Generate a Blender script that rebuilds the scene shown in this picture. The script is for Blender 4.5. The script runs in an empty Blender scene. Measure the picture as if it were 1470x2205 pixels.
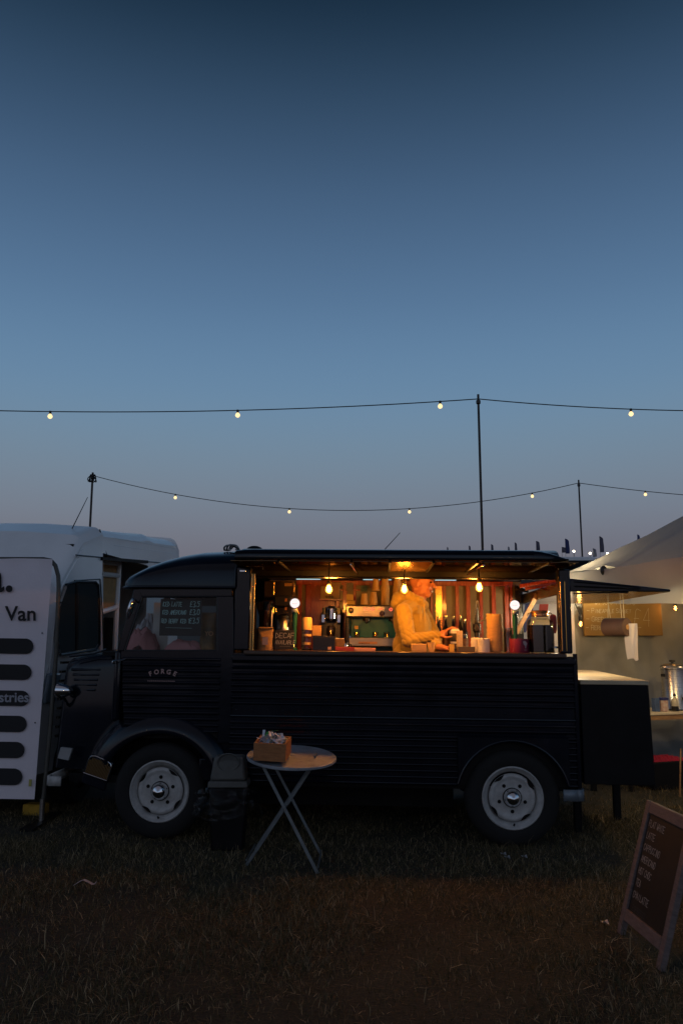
import bpy, math, random
import numpy as np
from mathutils import Vector, Matrix, noise
R = math.radians
random.seed(7); RNG = np.random.default_rng(7)
sc = bpy.context.scene
COL = sc.collection

# ------------------------------------------------------------------ camera
CAMZ, PITCH, LENS = 1.37, R(9.3), 28.0
cam = bpy.data.cameras.new('camera'); cam.lens = LENS; cam.sensor_fit = 'VERTICAL'; cam.sensor_height = 36.0
cam.clip_start = 0.05; cam.clip_end = 2000
camo = bpy.data.objects.new('camera', cam); COL.objects.link(camo)
camo.location = (0, 0, CAMZ); camo.rotation_euler = (R(90) + PITCH, 0, 0)
sc.camera = camo

# ------------------------------------------------------------------ sky
wd = bpy.data.worlds.new('World'); sc.world = wd; wd.use_nodes = True
nt = wd.node_tree; nt.nodes.clear()
SUN_EL, SUN_AZ = R(-4.0), R(190)
sky = nt.nodes.new('ShaderNodeTexSky'); sky.sky_type = 'NISHITA'; sky.sun_disc = False
sky.sun_elevation = SUN_EL; sky.sun_rotation = SUN_AZ; sky.air_density = 1.0; sky.dust_density = 1.2; sky.ozone_density = 2.5
tc = nt.nodes.new('ShaderNodeTexCoord'); sep = nt.nodes.new('ShaderNodeSeparateXYZ')
nt.links.new(tc.outputs['Generated'], sep.inputs[0])
asn = nt.nodes.new('ShaderNodeMath'); asn.operation = 'ARCSINE'; nt.links.new(sep.outputs['Z'], asn.inputs[0])
mr = nt.nodes.new('ShaderNodeMapRange'); mr.inputs['From Min'].default_value = 0; mr.inputs['From Max'].default_value = R(90)
nt.links.new(asn.outputs[0], mr.inputs['Value'])
ramp = nt.nodes.new('ShaderNodeValToRGB'); ramp.color_ramp.interpolation = 'B_SPLINE'
def lin(c): return tuple(((x/255/12.92) if x/255 <= .04045 else ((x/255+.055)/1.055)**2.4) for x in c) + (1,)
SKY = [(0, (104, 97, 108)), (5.5, (115, 113, 124)), (9, (124, 132, 146)), (13.5, (120, 144, 164)), (18, (109, 144, 176)),
       (24, (91, 124, 159)), (31, (70, 98, 130)), (37, (50, 75, 101)), (43, (18, 40, 58)), (55, (14, 28, 46)), (90, (14, 24, 40))]
el = ramp.color_ramp.elements
el[0].position = 0; el[0].color = lin(SKY[0][1]); el[1].position = 1; el[1].color = lin(SKY[-1][1])
for a, c in SKY[1:-1]:
    e = el.new(a/90); e.color = lin(c)
nt.links.new(mr.outputs[0], ramp.inputs[0])
mix = nt.nodes.new('ShaderNodeMix'); mix.data_type = 'RGBA'; mix.blend_type = 'MIX'; mix.inputs['Factor'].default_value = 0.10
nt.links.new(ramp.outputs[0], mix.inputs['A']); nt.links.new(sky.outputs[0], mix.inputs['B'])
bg = nt.nodes.new('ShaderNodeBackground'); bg.inputs['Strength'].default_value = 1.0
nt.links.new(mix.outputs['Result'], bg.inputs[0])
wo = nt.nodes.new('ShaderNodeOutputWorld'); nt.links.new(bg.outputs[0], wo.inputs[0])

# ------------------------------------------------------------------ last glow of the set sun, behind the camera
sun = bpy.data.lights.new('sun', 'SUN'); sun.energy = 0.22; sun.angle = R(130); sun.color = (.96, .86, .95)
suno = bpy.data.objects.new('sun', sun); COL.objects.link(suno)
suno.rotation_euler = (R(76), 0, R(-18))
vs = sc.view_settings; vs.view_transform = 'Standard'; vs.look = 'None'; vs.exposure = 0; vs.gamma = 1; vs.use_curve_mapping = False
sc.cycles.use_denoising = True
sc.cycles.max_bounces = 8; sc.cycles.transparent_max_bounces = 16
sc.cycles.caustics_reflective = False; sc.cycles.caustics_refractive = False
sc.cycles.sample_clamp_indirect = 4.0

# ------------------------------------------------------------------ pixel <-> place helpers (measured on the 1470x2205 photograph)
FP = LENS/36*2205
def ray(px, py):
    u = (px-735)/FP; v = (1102.5-py)/FP; c, s = math.cos(PITCH), math.sin(PITCH)
    return Vector((u, c - v*s, s + v*c))
CAM = Vector((0, 0, CAMZ))
def P(px, py, Y):
    d = ray(px, py); return CAM + d*(Y/d.y)
def gz(x, y):
    g = -0.0105*max(-7, min(7, x))
    t = max(0, min(1, (y-28)/140)); g += 17.9*t*t*(3-2*t)
    return g
def G(px, py, h=0):
    d = ray(px, py); z = h
    for _ in range(4):
        t = (z-CAMZ)/d.z; p = CAM + d*t; z = gz(p.x, p.y) + h
    return CAM + d*((z-CAMZ)/d.z)

# ------------------------------------------------------------------ materials
MT = {}
def mat(name, col, rough=.6, metal=0, var=0, vscale=6, bump=0, bscale=40, spec=.5, coat=0, col2=None, stretch=None, emit=None, estr=0, sheen=0):
    if name in MT: return MT[name]
    m = bpy.data.materials.new(name); m.use_nodes = True; MT[name] = m
    n, l = m.node_tree.nodes, m.node_tree.links
    b = n['Principled BSDF']
    b.inputs['Base Color'].default_value = (*col, 1); b.inputs['Roughness'].default_value = rough; b.inputs['Metallic'].default_value = metal
    b.inputs['Specular IOR Level'].default_value = spec; b.inputs['Coat Weight'].default_value = coat; b.inputs['Coat Roughness'].default_value = .08
    b.inputs['Sheen Weight'].default_value = sheen
    if emit: b.inputs['Emission Color'].default_value = (*emit, 1); b.inputs['Emission Strength'].default_value = estr
    if var or bump:
        t = n.new('ShaderNodeTexCoord'); mp = n.new('ShaderNodeMapping'); l.new(t.outputs['Object'], mp.inputs[0])
        if stretch: mp.inputs['Scale'].default_value = stretch
    if var:
        nz = n.new('ShaderNodeTexNoise'); nz.inputs['Scale'].default_value = vscale; nz.inputs['Detail'].default_value = 6; nz.inputs['Roughness'].default_value = .65
        l.new(mp.outputs[0], nz.inputs['Vector'])
        rp = n.new('ShaderNodeValToRGB'); c2 = col2 or tuple(c*(1-var) for c in col)
        rp.color_ramp.elements[0].position = .32; rp.color_ramp.elements[0].color = (*c2, 1)
        rp.color_ramp.elements[1].position = .68; rp.color_ramp.elements[1].color = (*(col if col2 else tuple(min(1, c*(1+var*.6)) for c in col)), 1)
        l.new(nz.outputs['Fac'], rp.inputs[0]); l.new(rp.outputs[0], b.inputs['Base Color'])
        rr = n.new('ShaderNodeMapRange'); rr.inputs['To Min'].default_value = max(.02, rough-.12*min(1, var*2)); rr.inputs['To Max'].default_value = min(1, rough+.15*min(1, var*2))
        l.new(nz.outputs['Fac'], rr.inputs['Value']); l.new(rr.outputs[0], b.inputs['Roughness'])
    if bump:
        nb = n.new('ShaderNodeTexNoise'); nb.inputs['Scale'].default_value = bscale; nb.inputs['Detail'].default_value = 4
        l.new(mp.outputs[0], nb.inputs['Vector'])
        bp = n.new('ShaderNodeBump'); bp.inputs['Strength'].default_value = bump; bp.inputs['Distance'].default_value = .01
        l.new(nb.outputs['Fac'], bp.inputs['Height']); l.new(bp.outputs[0], b.inputs['Normal'])
    return m
def emat(name, col, s):
    if name in MT: return MT[name]
    m = bpy.data.materials.new(name); m.use_nodes = True; MT[name] = m; n = m.node_tree.nodes; n.clear()
    e = n.new('ShaderNodeEmission'); e.inputs[0].default_value = (*col, 1); e.inputs[1].default_value = s
    o = n.new('ShaderNodeOutputMaterial'); m.node_tree.links.new(e.outputs[0], o.inputs[0]); return m
def glassmat(name, tint=(1, 1, 1), gloss=.12, rough=.02):
    if name in MT: return MT[name]
    m = bpy.data.materials.new(name); m.use_nodes = True; MT[name] = m; n, l = m.node_tree.nodes, m.node_tree.links; n.clear()
    t = n.new('ShaderNodeBsdfTransparent'); t.inputs[0].default_value = (*tint, 1)
    g = n.new('ShaderNodeBsdfGlossy'); g.inputs['Roughness'].default_value = rough
    lw = n.new('ShaderNodeLayerWeight'); lw.inputs[0].default_value = .25
    mp = n.new('ShaderNodeMapRange'); mp.inputs['To Min'].default_value = gloss*.5; mp.inputs['To Max'].default_value = min(1, gloss*4)
    l.new(lw.outputs['Fresnel'], mp.inputs['Value'])
    x = n.new('ShaderNodeMixShader'); l.new(mp.outputs[0], x.inputs[0]); l.new(t.outputs[0], x.inputs[1]); l.new(g.outputs[0], x.inputs[2])
    o = n.new('ShaderNodeOutputMaterial'); l.new(x.outputs[0], o.inputs[0]); return m
def sheenmat(name, base, gcol, fac, rough):                # dark lacquer or tinted glass: steady share of mirror
    if name in MT: return MT[name]
    m = bpy.data.materials.new(name); m.use_nodes = True; MT[name] = m; n, l = m.node_tree.nodes, m.node_tree.links; n.clear()
    d = n.new('ShaderNodeBsdfDiffuse'); d.inputs[0].default_value = (*base, 1); g = n.new('ShaderNodeBsdfGlossy'); g.inputs[0].default_value = (*gcol, 1); g.inputs['Roughness'].default_value = rough
    x = n.new('ShaderNodeMixShader'); x.inputs[0].default_value = fac; l.new(d.outputs[0], x.inputs[1]); l.new(g.outputs[0], x.inputs[2])
    o = n.new('ShaderNodeOutputMaterial'); l.new(x.outputs[0], o.inputs[0]); return m
def clothmat(name, col, trans=.4, var=.08):
    if name in MT: return MT[name]
    m = mat(name, col, .85, var=var, vscale=3, bump=.15, bscale=60)
    n, l = m.node_tree.nodes, m.node_tree.links; b = n['Principled BSDF']
    t = n.new('ShaderNodeBsdfTranslucent'); t.inputs[0].default_value = (*[c*.9 for c in col], 1)
    x = n.new('ShaderNodeMixShader'); x.inputs[0].default_value = trans
    l.new(b.outputs[0], x.inputs[1]); l.new(t.outputs[0], x.inputs[2])
    o = [k for k in n if k.type == 'OUTPUT_MATERIAL'][0]; l.new(x.outputs[0], o.inputs[0]); return m

navy = mat('navy_paint', (.006, .008, .014), .15, var=.35, vscale=3, coat=.1, bump=.05, bscale=9, spec=.35)
blackp = mat('black_paint', (.007, .007, .008), .5, var=.4, vscale=5, spec=.15)
rubber = mat('tyre_rubber', (.007, .007, .007), .85, var=.3, vscale=20, bump=.2)
chrome = mat('chrome', (.75, .76, .78), .07, 1)
steel = mat('brushed_steel', (.55, .54, .52), .28, 1, var=.25, vscale=8, stretch=(1, 1, 30))
steeldark = mat('dark_steel', (.18, .17, .16), .22, 1, var=.3, vscale=6)
rimw = mat('rim_enamel', (.45, .45, .44), .45, var=.25, vscale=14, bump=.05)
greyblue = mat('blue_grey_metal', (.20, .24, .28), .5, .3, var=.25, vscale=18, bump=.1)
whitep = mat('white_van_paint', (.84, .86, .87), .3, var=.06, vscale=2, coat=.3)
oak = mat('oak_wood', (.30, .17, .075), .55, var=.35, vscale=6, stretch=(2, 14, 14), bump=.15, bscale=30)
redwood = mat('mahogany_wood', (.42, .060, .016), .24, var=.4, vscale=5, stretch=(14, 14, 1.5), bump=.06, coat=.3)
green = mat('green_panel', (.19, .125, .042), .3, var=.25, vscale=4)
blackplastic = mat('black_plastic', (.014, .014, .015), .32, var=.3, vscale=12)
paper = mat('white_paper', (.72, .70, .66), .8, var=.06, vscale=10)
papercup = mat('paper_cup_card', (.66, .42, .16), .75, var=.10, vscale=12)
kraft = mat('kraft_paper', (.42, .24, .09), .75, var=.25, vscale=9, bump=.25, bscale=25)
glass = glassmat('clear_glass')
winglass = glassmat('window_glass', (.93, .95, .95), .025)
slate = mat('chalkboard_slate', (.007, .009, .009), .6, var=.5, vscale=7)
chalk = mat('white_chalk', (.75, .78, .76), .9)
chalkdim = mat('worn_chalk', (.36, .36, .34), .9)
socket = mat('bulb_socket', (.02, .018, .016), .5, bump=.1)
brass = mat('brass', (.70, .46, .16), .22, 1)

# ------------------------------------------------------------------ mesh helpers
class MB:
    def __init__(s): s.v = []; s.f = []
    def add(s, vs, fs, m=None):
        o = len(s.v)
        s.v += [tuple(m @ Vector(v)) for v in vs] if m is not None else [tuple(v) for v in vs]
        s.f += [tuple(i+o for i in f) for f in fs]; return s
    def box(s, x0, x1, y0, y1, z0, z1, m=None):
        return s.add([(x0, y0, z0), (x1, y0, z0), (x1, y1, z0), (x0, y1, z0), (x0, y0, z1), (x1, y0, z1), (x1, y1, z1), (x0, y1, z1)],
                     [(3, 2, 1, 0), (4, 5, 6, 7), (0, 1, 5, 4), (1, 2, 6, 5), (2, 3, 7, 6), (3, 0, 4, 7)], m)
    def cyl(s, p0, p1, r0, r1=None, n=12, caps=True, m=None):
        r1 = r0 if r1 is None else r1; p0, p1 = Vector(p0), Vector(p1); d = (p1-p0).normalized()
        a = d.orthogonal().normalized(); b = d.cross(a); vs = []
        for p, r in ((p0, r0), (p1, r1)):
            for i in range(n):
                t = 2*math.pi*i/n; vs.append(p + (a*math.cos(t)+b*math.sin(t))*r)
        fs = [(i, (i+1) % n, n+(i+1) % n, n+i) for i in range(n)]
        if caps: fs += [tuple(range(n-1, -1, -1)), tuple(range(n, 2*n))]
        return s.add(vs, fs, m)
    def lathe(s, prof, n=20, m=None, cap0=False, cap1=False):
        vs = []; fs = []
        for r, z in prof:
            for i in range(n):
                t = 2*math.pi*i/n; vs.append((r*math.cos(t), r*math.sin(t), z))
        for k in range(len(prof)-1):
            for i in range(n):
                j = (i+1) % n; fs.append((k*n+i, k*n+j, (k+1)*n+j, (k+1)*n+i))
        if cap0: fs.append(tuple(range(n-1, -1, -1)))
        if cap1: fs.append(tuple((len(prof)-1)*n+i for i in range(n)))
        return s.add(vs, fs, m)
    def tube(s, pts, r, n=6, m=None, closed=False):
        pts = [Vector(p) for p in pts]; k = len(pts); vs = []; fs = []
        rr = r if isinstance(r, (list, tuple)) else [r]*k
        up = None
        for i, p in enumerate(pts):
            if closed: d = pts[(i+1) % k]-pts[i-1]
            else: d = pts[min(k-1, i+1)]-pts[max(0, i-1)]
            d.normalize()
            if up is None: up = d.orthogonal().normalized()
            a = (up - d*up.dot(d))
            a = a.normalized() if a.length > 1e-6 else d.orthogonal().normalized()
            up = a; b = d.cross(a)
            for j in range(n):
                t = 2*math.pi*j/n; vs.append(p+(a*math.cos(t)+b*math.sin(t))*rr[i])
        for i in range(k if closed else k-1):
            i2 = (i+1) % k
            for j in range(n):
                fs.append((i*n+j, i*n+(j+1) % n, i2*n+(j+1) % n, i2*n+j))
        if not closed: fs += [tuple(range(n-1, -1, -1)), tuple((k-1)*n+j for j in range(n))]
        return s.add(vs, fs, m)
    def prism(s, poly, y0, y1, m=None):                 # outline in x,z carried along y
        n = len(poly)
        vs = [(x, y0, z) for x, z in poly]+[(x, y1, z) for x, z in poly]
        return s.add(vs, [tuple(range(n)), tuple(range(2*n-1, n-1, -1))]+[(i, n+i, n+(i+1) % n, (i+1) % n) for i in range(n)], m)
    def ell(s, c, r, nu=14, nv=9, m=None):
        vs = [(c[0], c[1], c[2]-r[2])]; fs = []
        for j in range(1, nv):
            a = -math.pi/2+math.pi*j/nv
            for i in range(nu):
                t = 2*math.pi*i/nu; vs.append((c[0]+r[0]*math.cos(a)*math.cos(t), c[1]+r[1]*math.cos(a)*math.sin(t), c[2]+r[2]*math.sin(a)))
        vs.append((c[0], c[1], c[2]+r[2])); T = len(vs)-1
        for i in range(nu):
            fs.append((0, 1+(i+1) % nu, 1+i)); fs.append((T, T-nu+i, T-nu+(i+1) % nu))
            for j in range(nv-2):
                a = 1+j*nu; fs.append((a+i, a+(i+1) % nu, a+nu+(i+1) % nu, a+nu+i))
        return s.add(vs, fs, m)
    def cap(s, p0, p1, r0, r1, n=10):                   # tapered limb with round ends
        p0, p1 = Vector(p0), Vector(p1); d = p1-p0; L = d.length; q = d.to_track_quat('Z', 'Y').to_matrix().to_4x4(); q.translation = p0
        pr = [(.001, -r0)]+[(r0*math.cos(a), r0*math.sin(a)) for a in (-1.1, -.55)]+[(r0, 0), (r1, L)]+[(r1*math.cos(a), L+r1*math.sin(a)) for a in (.55, 1.1)]+[(.001, L+r1)]
        return s.lathe(pr, n, q, True, True)
    def grid(s, nu, nv, fn, m=None):
        vs = [fn(i/nu, j/nv) for j in range(nv+1) for i in range(nu+1)]
        return s.add(vs, [(j*(nu+1)+i, j*(nu+1)+i+1, (j+1)*(nu+1)+i+1, (j+1)*(nu+1)+i) for j in range(nv) for i in range(nu)], m)
    def mesh(s, name, ang=35):
        me = bpy.data.meshes.new(name); me.from_pydata(s.v, [], s.f); me.update()
        if ang: me.shade_smooth(); me.set_sharp_from_angle(angle=R(ang))
        return me
    def build(s, name, m, parent=None, ang=35, bev=0, solid=0, sub=0, loc=None, rot=None):
        o = bpy.data.objects.new(name, s.mesh(name, ang)); COL.objects.link(o)
        o.data.materials.append(m if not isinstance(m, str) else MT[m])
        if parent: o.parent = parent
        if loc is not None: o.location = loc
        if rot is not None: o.rotation_euler = rot
        if solid: k = o.modifiers.new('s', 'SOLIDIFY'); k.thickness = solid; k.offset = 0
        if bev: k = o.modifiers.new('b', 'BEVEL'); k.width = bev; k.segments = 2; k.limit_method = 'ANGLE'; k.angle_limit = R(40)
        if sub: k = o.modifiers.new('u', 'SUBSURF'); k.levels = sub; k.render_levels = sub
        return o
def tag(o, label=None, cat=None, group=None, kind=None):
    if label: o['label'] = label
    if cat: o['category'] = cat
    if group: o['group'] = group
    if kind: o['kind'] = kind
    return o
def thing(name, label, cat, loc=(0, 0, 0), rot=(0, 0, 0), group=None):
    o = bpy.data.objects.new(name, None); COL.objects.link(o); o.location = loc; o.rotation_euler = rot; o.empty_display_size = .1
    return tag(o, label, cat, group)
def kids(o): return [c for c in bpy.data.objects if c.parent == o]
def copy_tree(o, parent=None, label=None):
    c = o.copy(); COL.objects.link(c); c.parent = parent
    if label: c['label'] = label
    for ch in kids(o): copy_tree(ch, c)
    return c
def frame(org, ex, ez):                                  # matrix: x along ex, z along ez, y = away
    ex = Vector(ex).normalized(); ez = Vector(ez); ez = (ez-ex*ez.dot(ex)).normalized(); ey = ez.cross(ex)
    m = Matrix((ex, ey, ez)).transposed().to_4x4(); m.translation = Vector(org); return m
def nz(x, y, z=0, s=1.0): return noise.noise(Vector((x*s, y*s, z*s)))

# ------------------------------------------------------------------ hand lettering (single strokes on a 4x6 grid) and printed lettering
ST = dict(A='002640|1232', B='0006264533030|03334130', C='45260501204 1'.replace(' ', ''), D='000616344210 00'.replace(' ', ''), E='46060040|0333', F='460600|0333', G='4526050120414323', H='0006|4046|0343',
          I='2026', J='46413000', K='0006|4603|0340', L='060040', M='0006234640', N='00064046', O='162605012041453616', P='00063645443303', R='00063645443303|2340', S='45260513334120 01'.replace(' ', ''),
          T='0646|2620', U='0601204146', V='062046', W='0610233046', X='0046|0640', Y='062346|2320', Z='06460040')
ST.update({'0': '162605012041453616', '1': '152620', '2': '052645440040', '3': '0636453323414030 00'.replace(' ', ''), '4': '36024230'[:6]+'|3630', '5': '460604343120 00'.replace(' ', ''), '.': '1011',
           '£': '452615130040|0333', '-': '0343', '&': '401536150120 42'.replace(' ', '')})
def strokes(mb, text, h, org=(0, 0), w=.06, jit=.05, y=0, adv=.82, rnd=None):
    rnd = rnd or random.Random(len(text)*31+ord(text[0])); x, z = org; k = h/6; xs = min(1, adv/.82)
    for ch in text:
        if ch == ' ': x += h*.42; continue
        low = ch.islower(); kk = k*(.78 if low else 1); dz = rnd.uniform(-.3, .3)*k; sl = rnd.uniform(.02, .14)
        for part in ST.get(ch.upper(), '').split('|'):
            pts = []
            for i in range(0, len(part)-1, 2):
                a, b = int(part[i]), int(part[i+1]); a += rnd.uniform(-jit, jit)*5; b += rnd.uniform(-jit, jit)*5
                pts.append((x+(a*.95*xs+b*sl)*kk, z+b*kk+dz))
            for (ax, az), (bx, bz) in zip(pts, pts[1:]):
                dx, dzz = bx-ax, bz-az; L = math.hypot(dx, dzz) or 1; nx, nzz = -dzz/L*w*h/2, dx/L*w*h/2; ex, ezz = dx/L*w*h*.4, dzz/L*w*h*.4
                ax2, az2, bx2, bz2 = ax-ex, az-ezz, bx+ex, bz+ezz
                mb.add([(ax2-nx, y, az2-nzz), (bx2-nx, y, bz2-nzz), (bx2+nx, y, bz2+nzz), (ax2+nx, y, az2+nzz)], [(0, 1, 2, 3)]); y -= 2e-5
        x += (h*adv*1.0 if ch in 'MW' else h*adv*.62 if ch in 'I1.' else h*adv)*(.8 if low else 1)
    return x-org[0]
def printed(name, text, size, m, parent, loc, bold=0, mtx=None, align='LEFT', sx=1.0):
    cu = bpy.data.curves.new('lettering', 'FONT'); cu.body = text; cu.size = size; cu.align_x = align; cu.offset = bold; cu.resolution_u = 4
    to = bpy.data.objects.new('lettering', cu); COL.objects.link(to); dg = bpy.context.evaluated_depsgraph_get()
    me = bpy.data.meshes.new_from_object(to.evaluated_get(dg)); bpy.data.objects.remove(to)
    me.transform(Matrix(((sx, 0, 0, 0), (0, 0, -1, 0), (0, 1, 0, 0), (0, 0, 0, 1))))
    if mtx is not None: me.transform(mtx)
    o = bpy.data.objects.new(name, me); COL.objects.link(o); me.materials.clear(); me.materials.append(m); o.parent = parent; o.location = loc; return o
def evald(o, extra=()):                                   # freeze modifiers
    dg = bpy.context.evaluated_depsgraph_get(); me = bpy.data.meshes.new_from_object(o.evaluated_get(dg)); o.modifiers.clear(); o.data = me; return o
# ================================================================== GROUND, HILL
def axis(a, b, n, p): 
    t = np.linspace(-1, 1, n); s = np.sign(t)*np.abs(t)**p
    return [(-a*(-q) if q < 0 else b*q) for q in s]
xs = axis(320, 320, 121, 2.6); ys = [(-60+ (q+1)*32) if q < -.0001 else 4+q for q in []]
ys = list(np.linspace(-60, 0, 13))+list(np.linspace(.5, 12, 47))+list(np.linspace(13, 30, 18))+list(np.linspace(34, 190, 40))+[230, 300, 420]
gm = MB(); nx = len(xs)
gv = [(x, y, gz(x, y)+(.012*nz(x, y, 0, 1.7) if abs(x) < 12 and y < 14 else .25*nz(x, y, 3, .05) if y > 40 else 0)) for y in ys for x in xs]
gm.add(gv, [(j*nx+i, j*nx+i+1, (j+1)*nx+i+1, (j+1)*nx+i) for j in range(len(ys)-1) for i in range(nx-1)])
earth = mat('dry_turf', (.034, .030, .018), .95, var=.6, vscale=2.2, col2=(.014, .014, .009), bump=.8, bscale=55)
tag(gm.build('ground', earth), 'trampled dry turf of the festival field rising to a far hill', 'ground', kind='structure')

# far wood along the crest of the hill: one mass
tw = MB(); rr = random.Random(3)
for i in range(900):
    x = rr.uniform(-150, 150); y = rr.uniform(163, 176); h = rr.uniform(.5, 1.3)*(1+.6*nz(x, 0, 0, .05)); z = gz(x, y)-.3; w = h*rr.uniform(.22, .38)
    for k in range(4):
        a = rr.uniform(0, 3); zz = z+h*k/4.6
        tw.add([(x+w*(1-k/5)*math.cos(a+q*2.1), y+w*(1-k/5)*math.sin(a+q*2.1), zz+rr.uniform(0, .15)) for q in range(3)]+[(x+rr.uniform(-.1, .1), y, zz+h*.5)], [(0, 1, 3), (1, 2, 3), (2, 0, 3)])
tag(tw.build('treeline', mat('far_foliage', (.03, .045, .03), .9, var=.3)), 'dark far wood along the crest of the hill', 'trees', kind='stuff')

# ================================================================== FESTOON STRINGS
wire = mat('black_cable', (.012, .012, .012), .6)
polem = mat('pole_wood', (.05, .042, .035), .7, var=.3, vscale=5, stretch=(10, 10, 1))
bulbw = emat('festoon_glow', (1.0, .72, .36), 1.5); bulbs_ = emat('festoon_glow_bright', (1.0, .70, .42), 110.0)
def sag(a, b, s, n=28): return [(a[0]+(b[0]-a[0])*i/n, a[1]+(b[1]-a[1])*i/n+4*s*(i/n)*(1-i/n)) for i in range(n+1)]
def pole(px, py, Y, label, extra=False, r=.013, by=None):
    top = P(px, py, Y); g = gz(top.x, Y); t = thing('festoon_pole', label, 'pole', (top.x, Y, g), group='poles of the festoon lights')
    h = top.z-g; MB().cyl((0, 0, -.02), (0, 0, h+.05), r*1.15, r, 10).build('shaft', polem, t)
    MB().lathe([(r*1.1, h-.06), (r*1.9, h-.05), (r*1.9, h-.02), (r*1.1, h-.01)], 10, None, True, True).build('clamp', blackplastic, t)
    if extra:
        k = MB()
        for q in range(5): k.tube([(.05*math.cos(a)+.01*q-.02, .05*math.sin(a*1.0)-.02, h-.05+.055*math.sin(a+q)) for a in np.linspace(0, 6.28, 14)], .008, 5)
        k.build('cable_coil', wire, t)
    return t
def cable(a, b, s, Y, label):
    pts = [P(px, py, Y) for px, py in sag(a, b, s)]
    o = MB().tube([p-pts[0] for p in pts], .0055, 6).build('festoon_cable', wire, loc=pts[0]); tag(o, label, 'cable', 'cables of the festoon lights')
    return pts
def festoon_bulb(p, label, mt=None, r=.026):
    t = thing('festoon_bulb', label, 'light bulb', p, group='festoon light bulbs')
    MB().lathe([(.007, .008), (.013, .006), (.014, -.022), (.011, -.027)], 10, None, True, True).build('socket', socket, t)
    MB().lathe([(.010, -.025), (.013, -.030), (r*.78, -.038), (r, -.052), (r*.94, -.062), (r*.6, -.074), (.004, -.079)], 14, None, True, True).build('glass', mt or bulbw, t)
    return t
pole(1029, 859, 8.25, 'tall festoon pole rising behind the middle of the black coffee van')
pole(1245, 1040, 12.6, 'shorter distant festoon pole above the right end of the coffee van roof')
pole(200, 1024, 12.6, 'distant festoon pole topped with coiled cable above the white van', True, r=.017)
pole(-550, 859, 8.25, 'tall festoon pole at the far left end of the upper string'); pole(2100, 859, 8.25, 'tall festoon pole at the far right end of the upper string'); pole(2285, 1045, 12.6, 'shorter festoon pole at the far right end of the lower string')
cable((-550, 859), (1029, 859), 28, 8.25, 'long nearer festoon cable sagging left of the tall pole')
cable((1029, 859), (2100, 859), 26, 8.25, 'nearer festoon cable running right from the tall pole')
cable((200, 1024), (1245, 1040), 67, 12.6, 'distant festoon cable sagging between the two shorter poles')
cable((1245, 1040), (2285, 1045), 36, 12.6, 'distant festoon cable running right from the shorter pole')
def yat(a, b, s, px): t = (px-a[0])/(b[0]-a[0]); return a[1]+(b[1]-a[1])*t+4*s*t*(1-t)
for px, lb in ((109, 'lit bulb at the left end of the upper festoon string'), (512, 'lit bulb on the upper string above the cab of the van'), (947, 'lit bulb on the upper string just left of the tall pole')):
    festoon_bulb(P(px, yat((-550, 859), (1029, 859), 28, px), 8.25), lb)
festoon_bulb(P(1357, yat((1029, 859), (2100, 859), 26, 1357), 8.25), 'lit bulb on the upper string right of the tall pole')
for px, lb in ((378, 'lit bulb on the lower string nearest the coiled cable pole'), (623, 'lit bulb on the lower string second from the coiled cable pole'), (881, 'lit bulb on the lower string left of the tall pole'), (1145, 'lit bulb on the lower string between the tall and the shorter pole')):
    festoon_bulb(P(px, yat((200, 1024), (1245, 1040), 67, px), 12.6), lb)
festoon_bulb(P(1388, yat((1245, 1040), (2285, 1045), 36, 1388), 12.6), 'lit bulb on the lower string above the tent roof')
# the same festoon goes on behind the photographer: its lamps glint in the ribs, the hub caps and the headlamp
for i, x in enumerate((-6.2, -4.1, -2.0, .15, 2.2, 4.3, 6.4)):
    festoon_bulb(Vector((x, -3.4, 3.55-.04*math.cos(x/3)*6+.02*x)), 'lit festoon bulb on the string behind the photographer', bulbs_, .045)
pts = [Vector((x, -3.4, 3.565-.04*math.cos(x/3)*6+.02*x)) for x in np.linspace(-7.6, 7.6, 30)]
tag(MB().tube([p-pts[0] for p in pts], .0055, 6).build('festoon_cable', wire, loc=pts[0]), 'festoon cable behind the photographer', 'cable', 'cables of the festoon lights')
for q in (pts[0], pts[-1]):
    t = thing('festoon_pole', 'festoon pole behind the photographer', 'pole', (q.x, q.y, gz(q.x, q.y)), group='poles of the festoon lights')
    MB().cyl((0, 0, -.02), (0, 0, q.z-gz(q.x, q.y)+.05), .02, .017, 10).build('shaft', polem, t)

# ================================================================== FAR FLAGS AND HILL LAMPS
def flag(px, y0, y1, Y, w, col, label, side=1):
    b = P(px, y1, Y); t = P(px, y0, Y); g = gz(b.x, Y); h = t.z-g; r = thing('feather_flag', label, 'flag', (b.x, Y, g), group='feather flags on the far hill')
    fh = (t.z-b.z); ww = w*Y/FP
    MB().tube([(0, 0, -.1), (0, 0, h-fh), (.02*side, 0, h-.05)], .03, 5).build('pole', polem, r)
    def f(u, v): 
        zz = h-fh+fh*v; wid = ww*(.95 if v < .8 else .95-.75*((v-.8)/.2)**2)
        return (side*u*wid+.04*ww*math.sin(v*5), .10*ww*math.sin(u*4+v*6), zz+.10*ww*u*math.sin(v*3))
    MB().grid(5, 14, f).build('sail', clothmat('flag_%d_%d_%d' % tuple(int(c*99) for c in col), col, .3), r, solid=.02)
blu, wht, gry = (.06, .08, .22), (.38, .38, .42), (.16, .15, .2)
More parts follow.
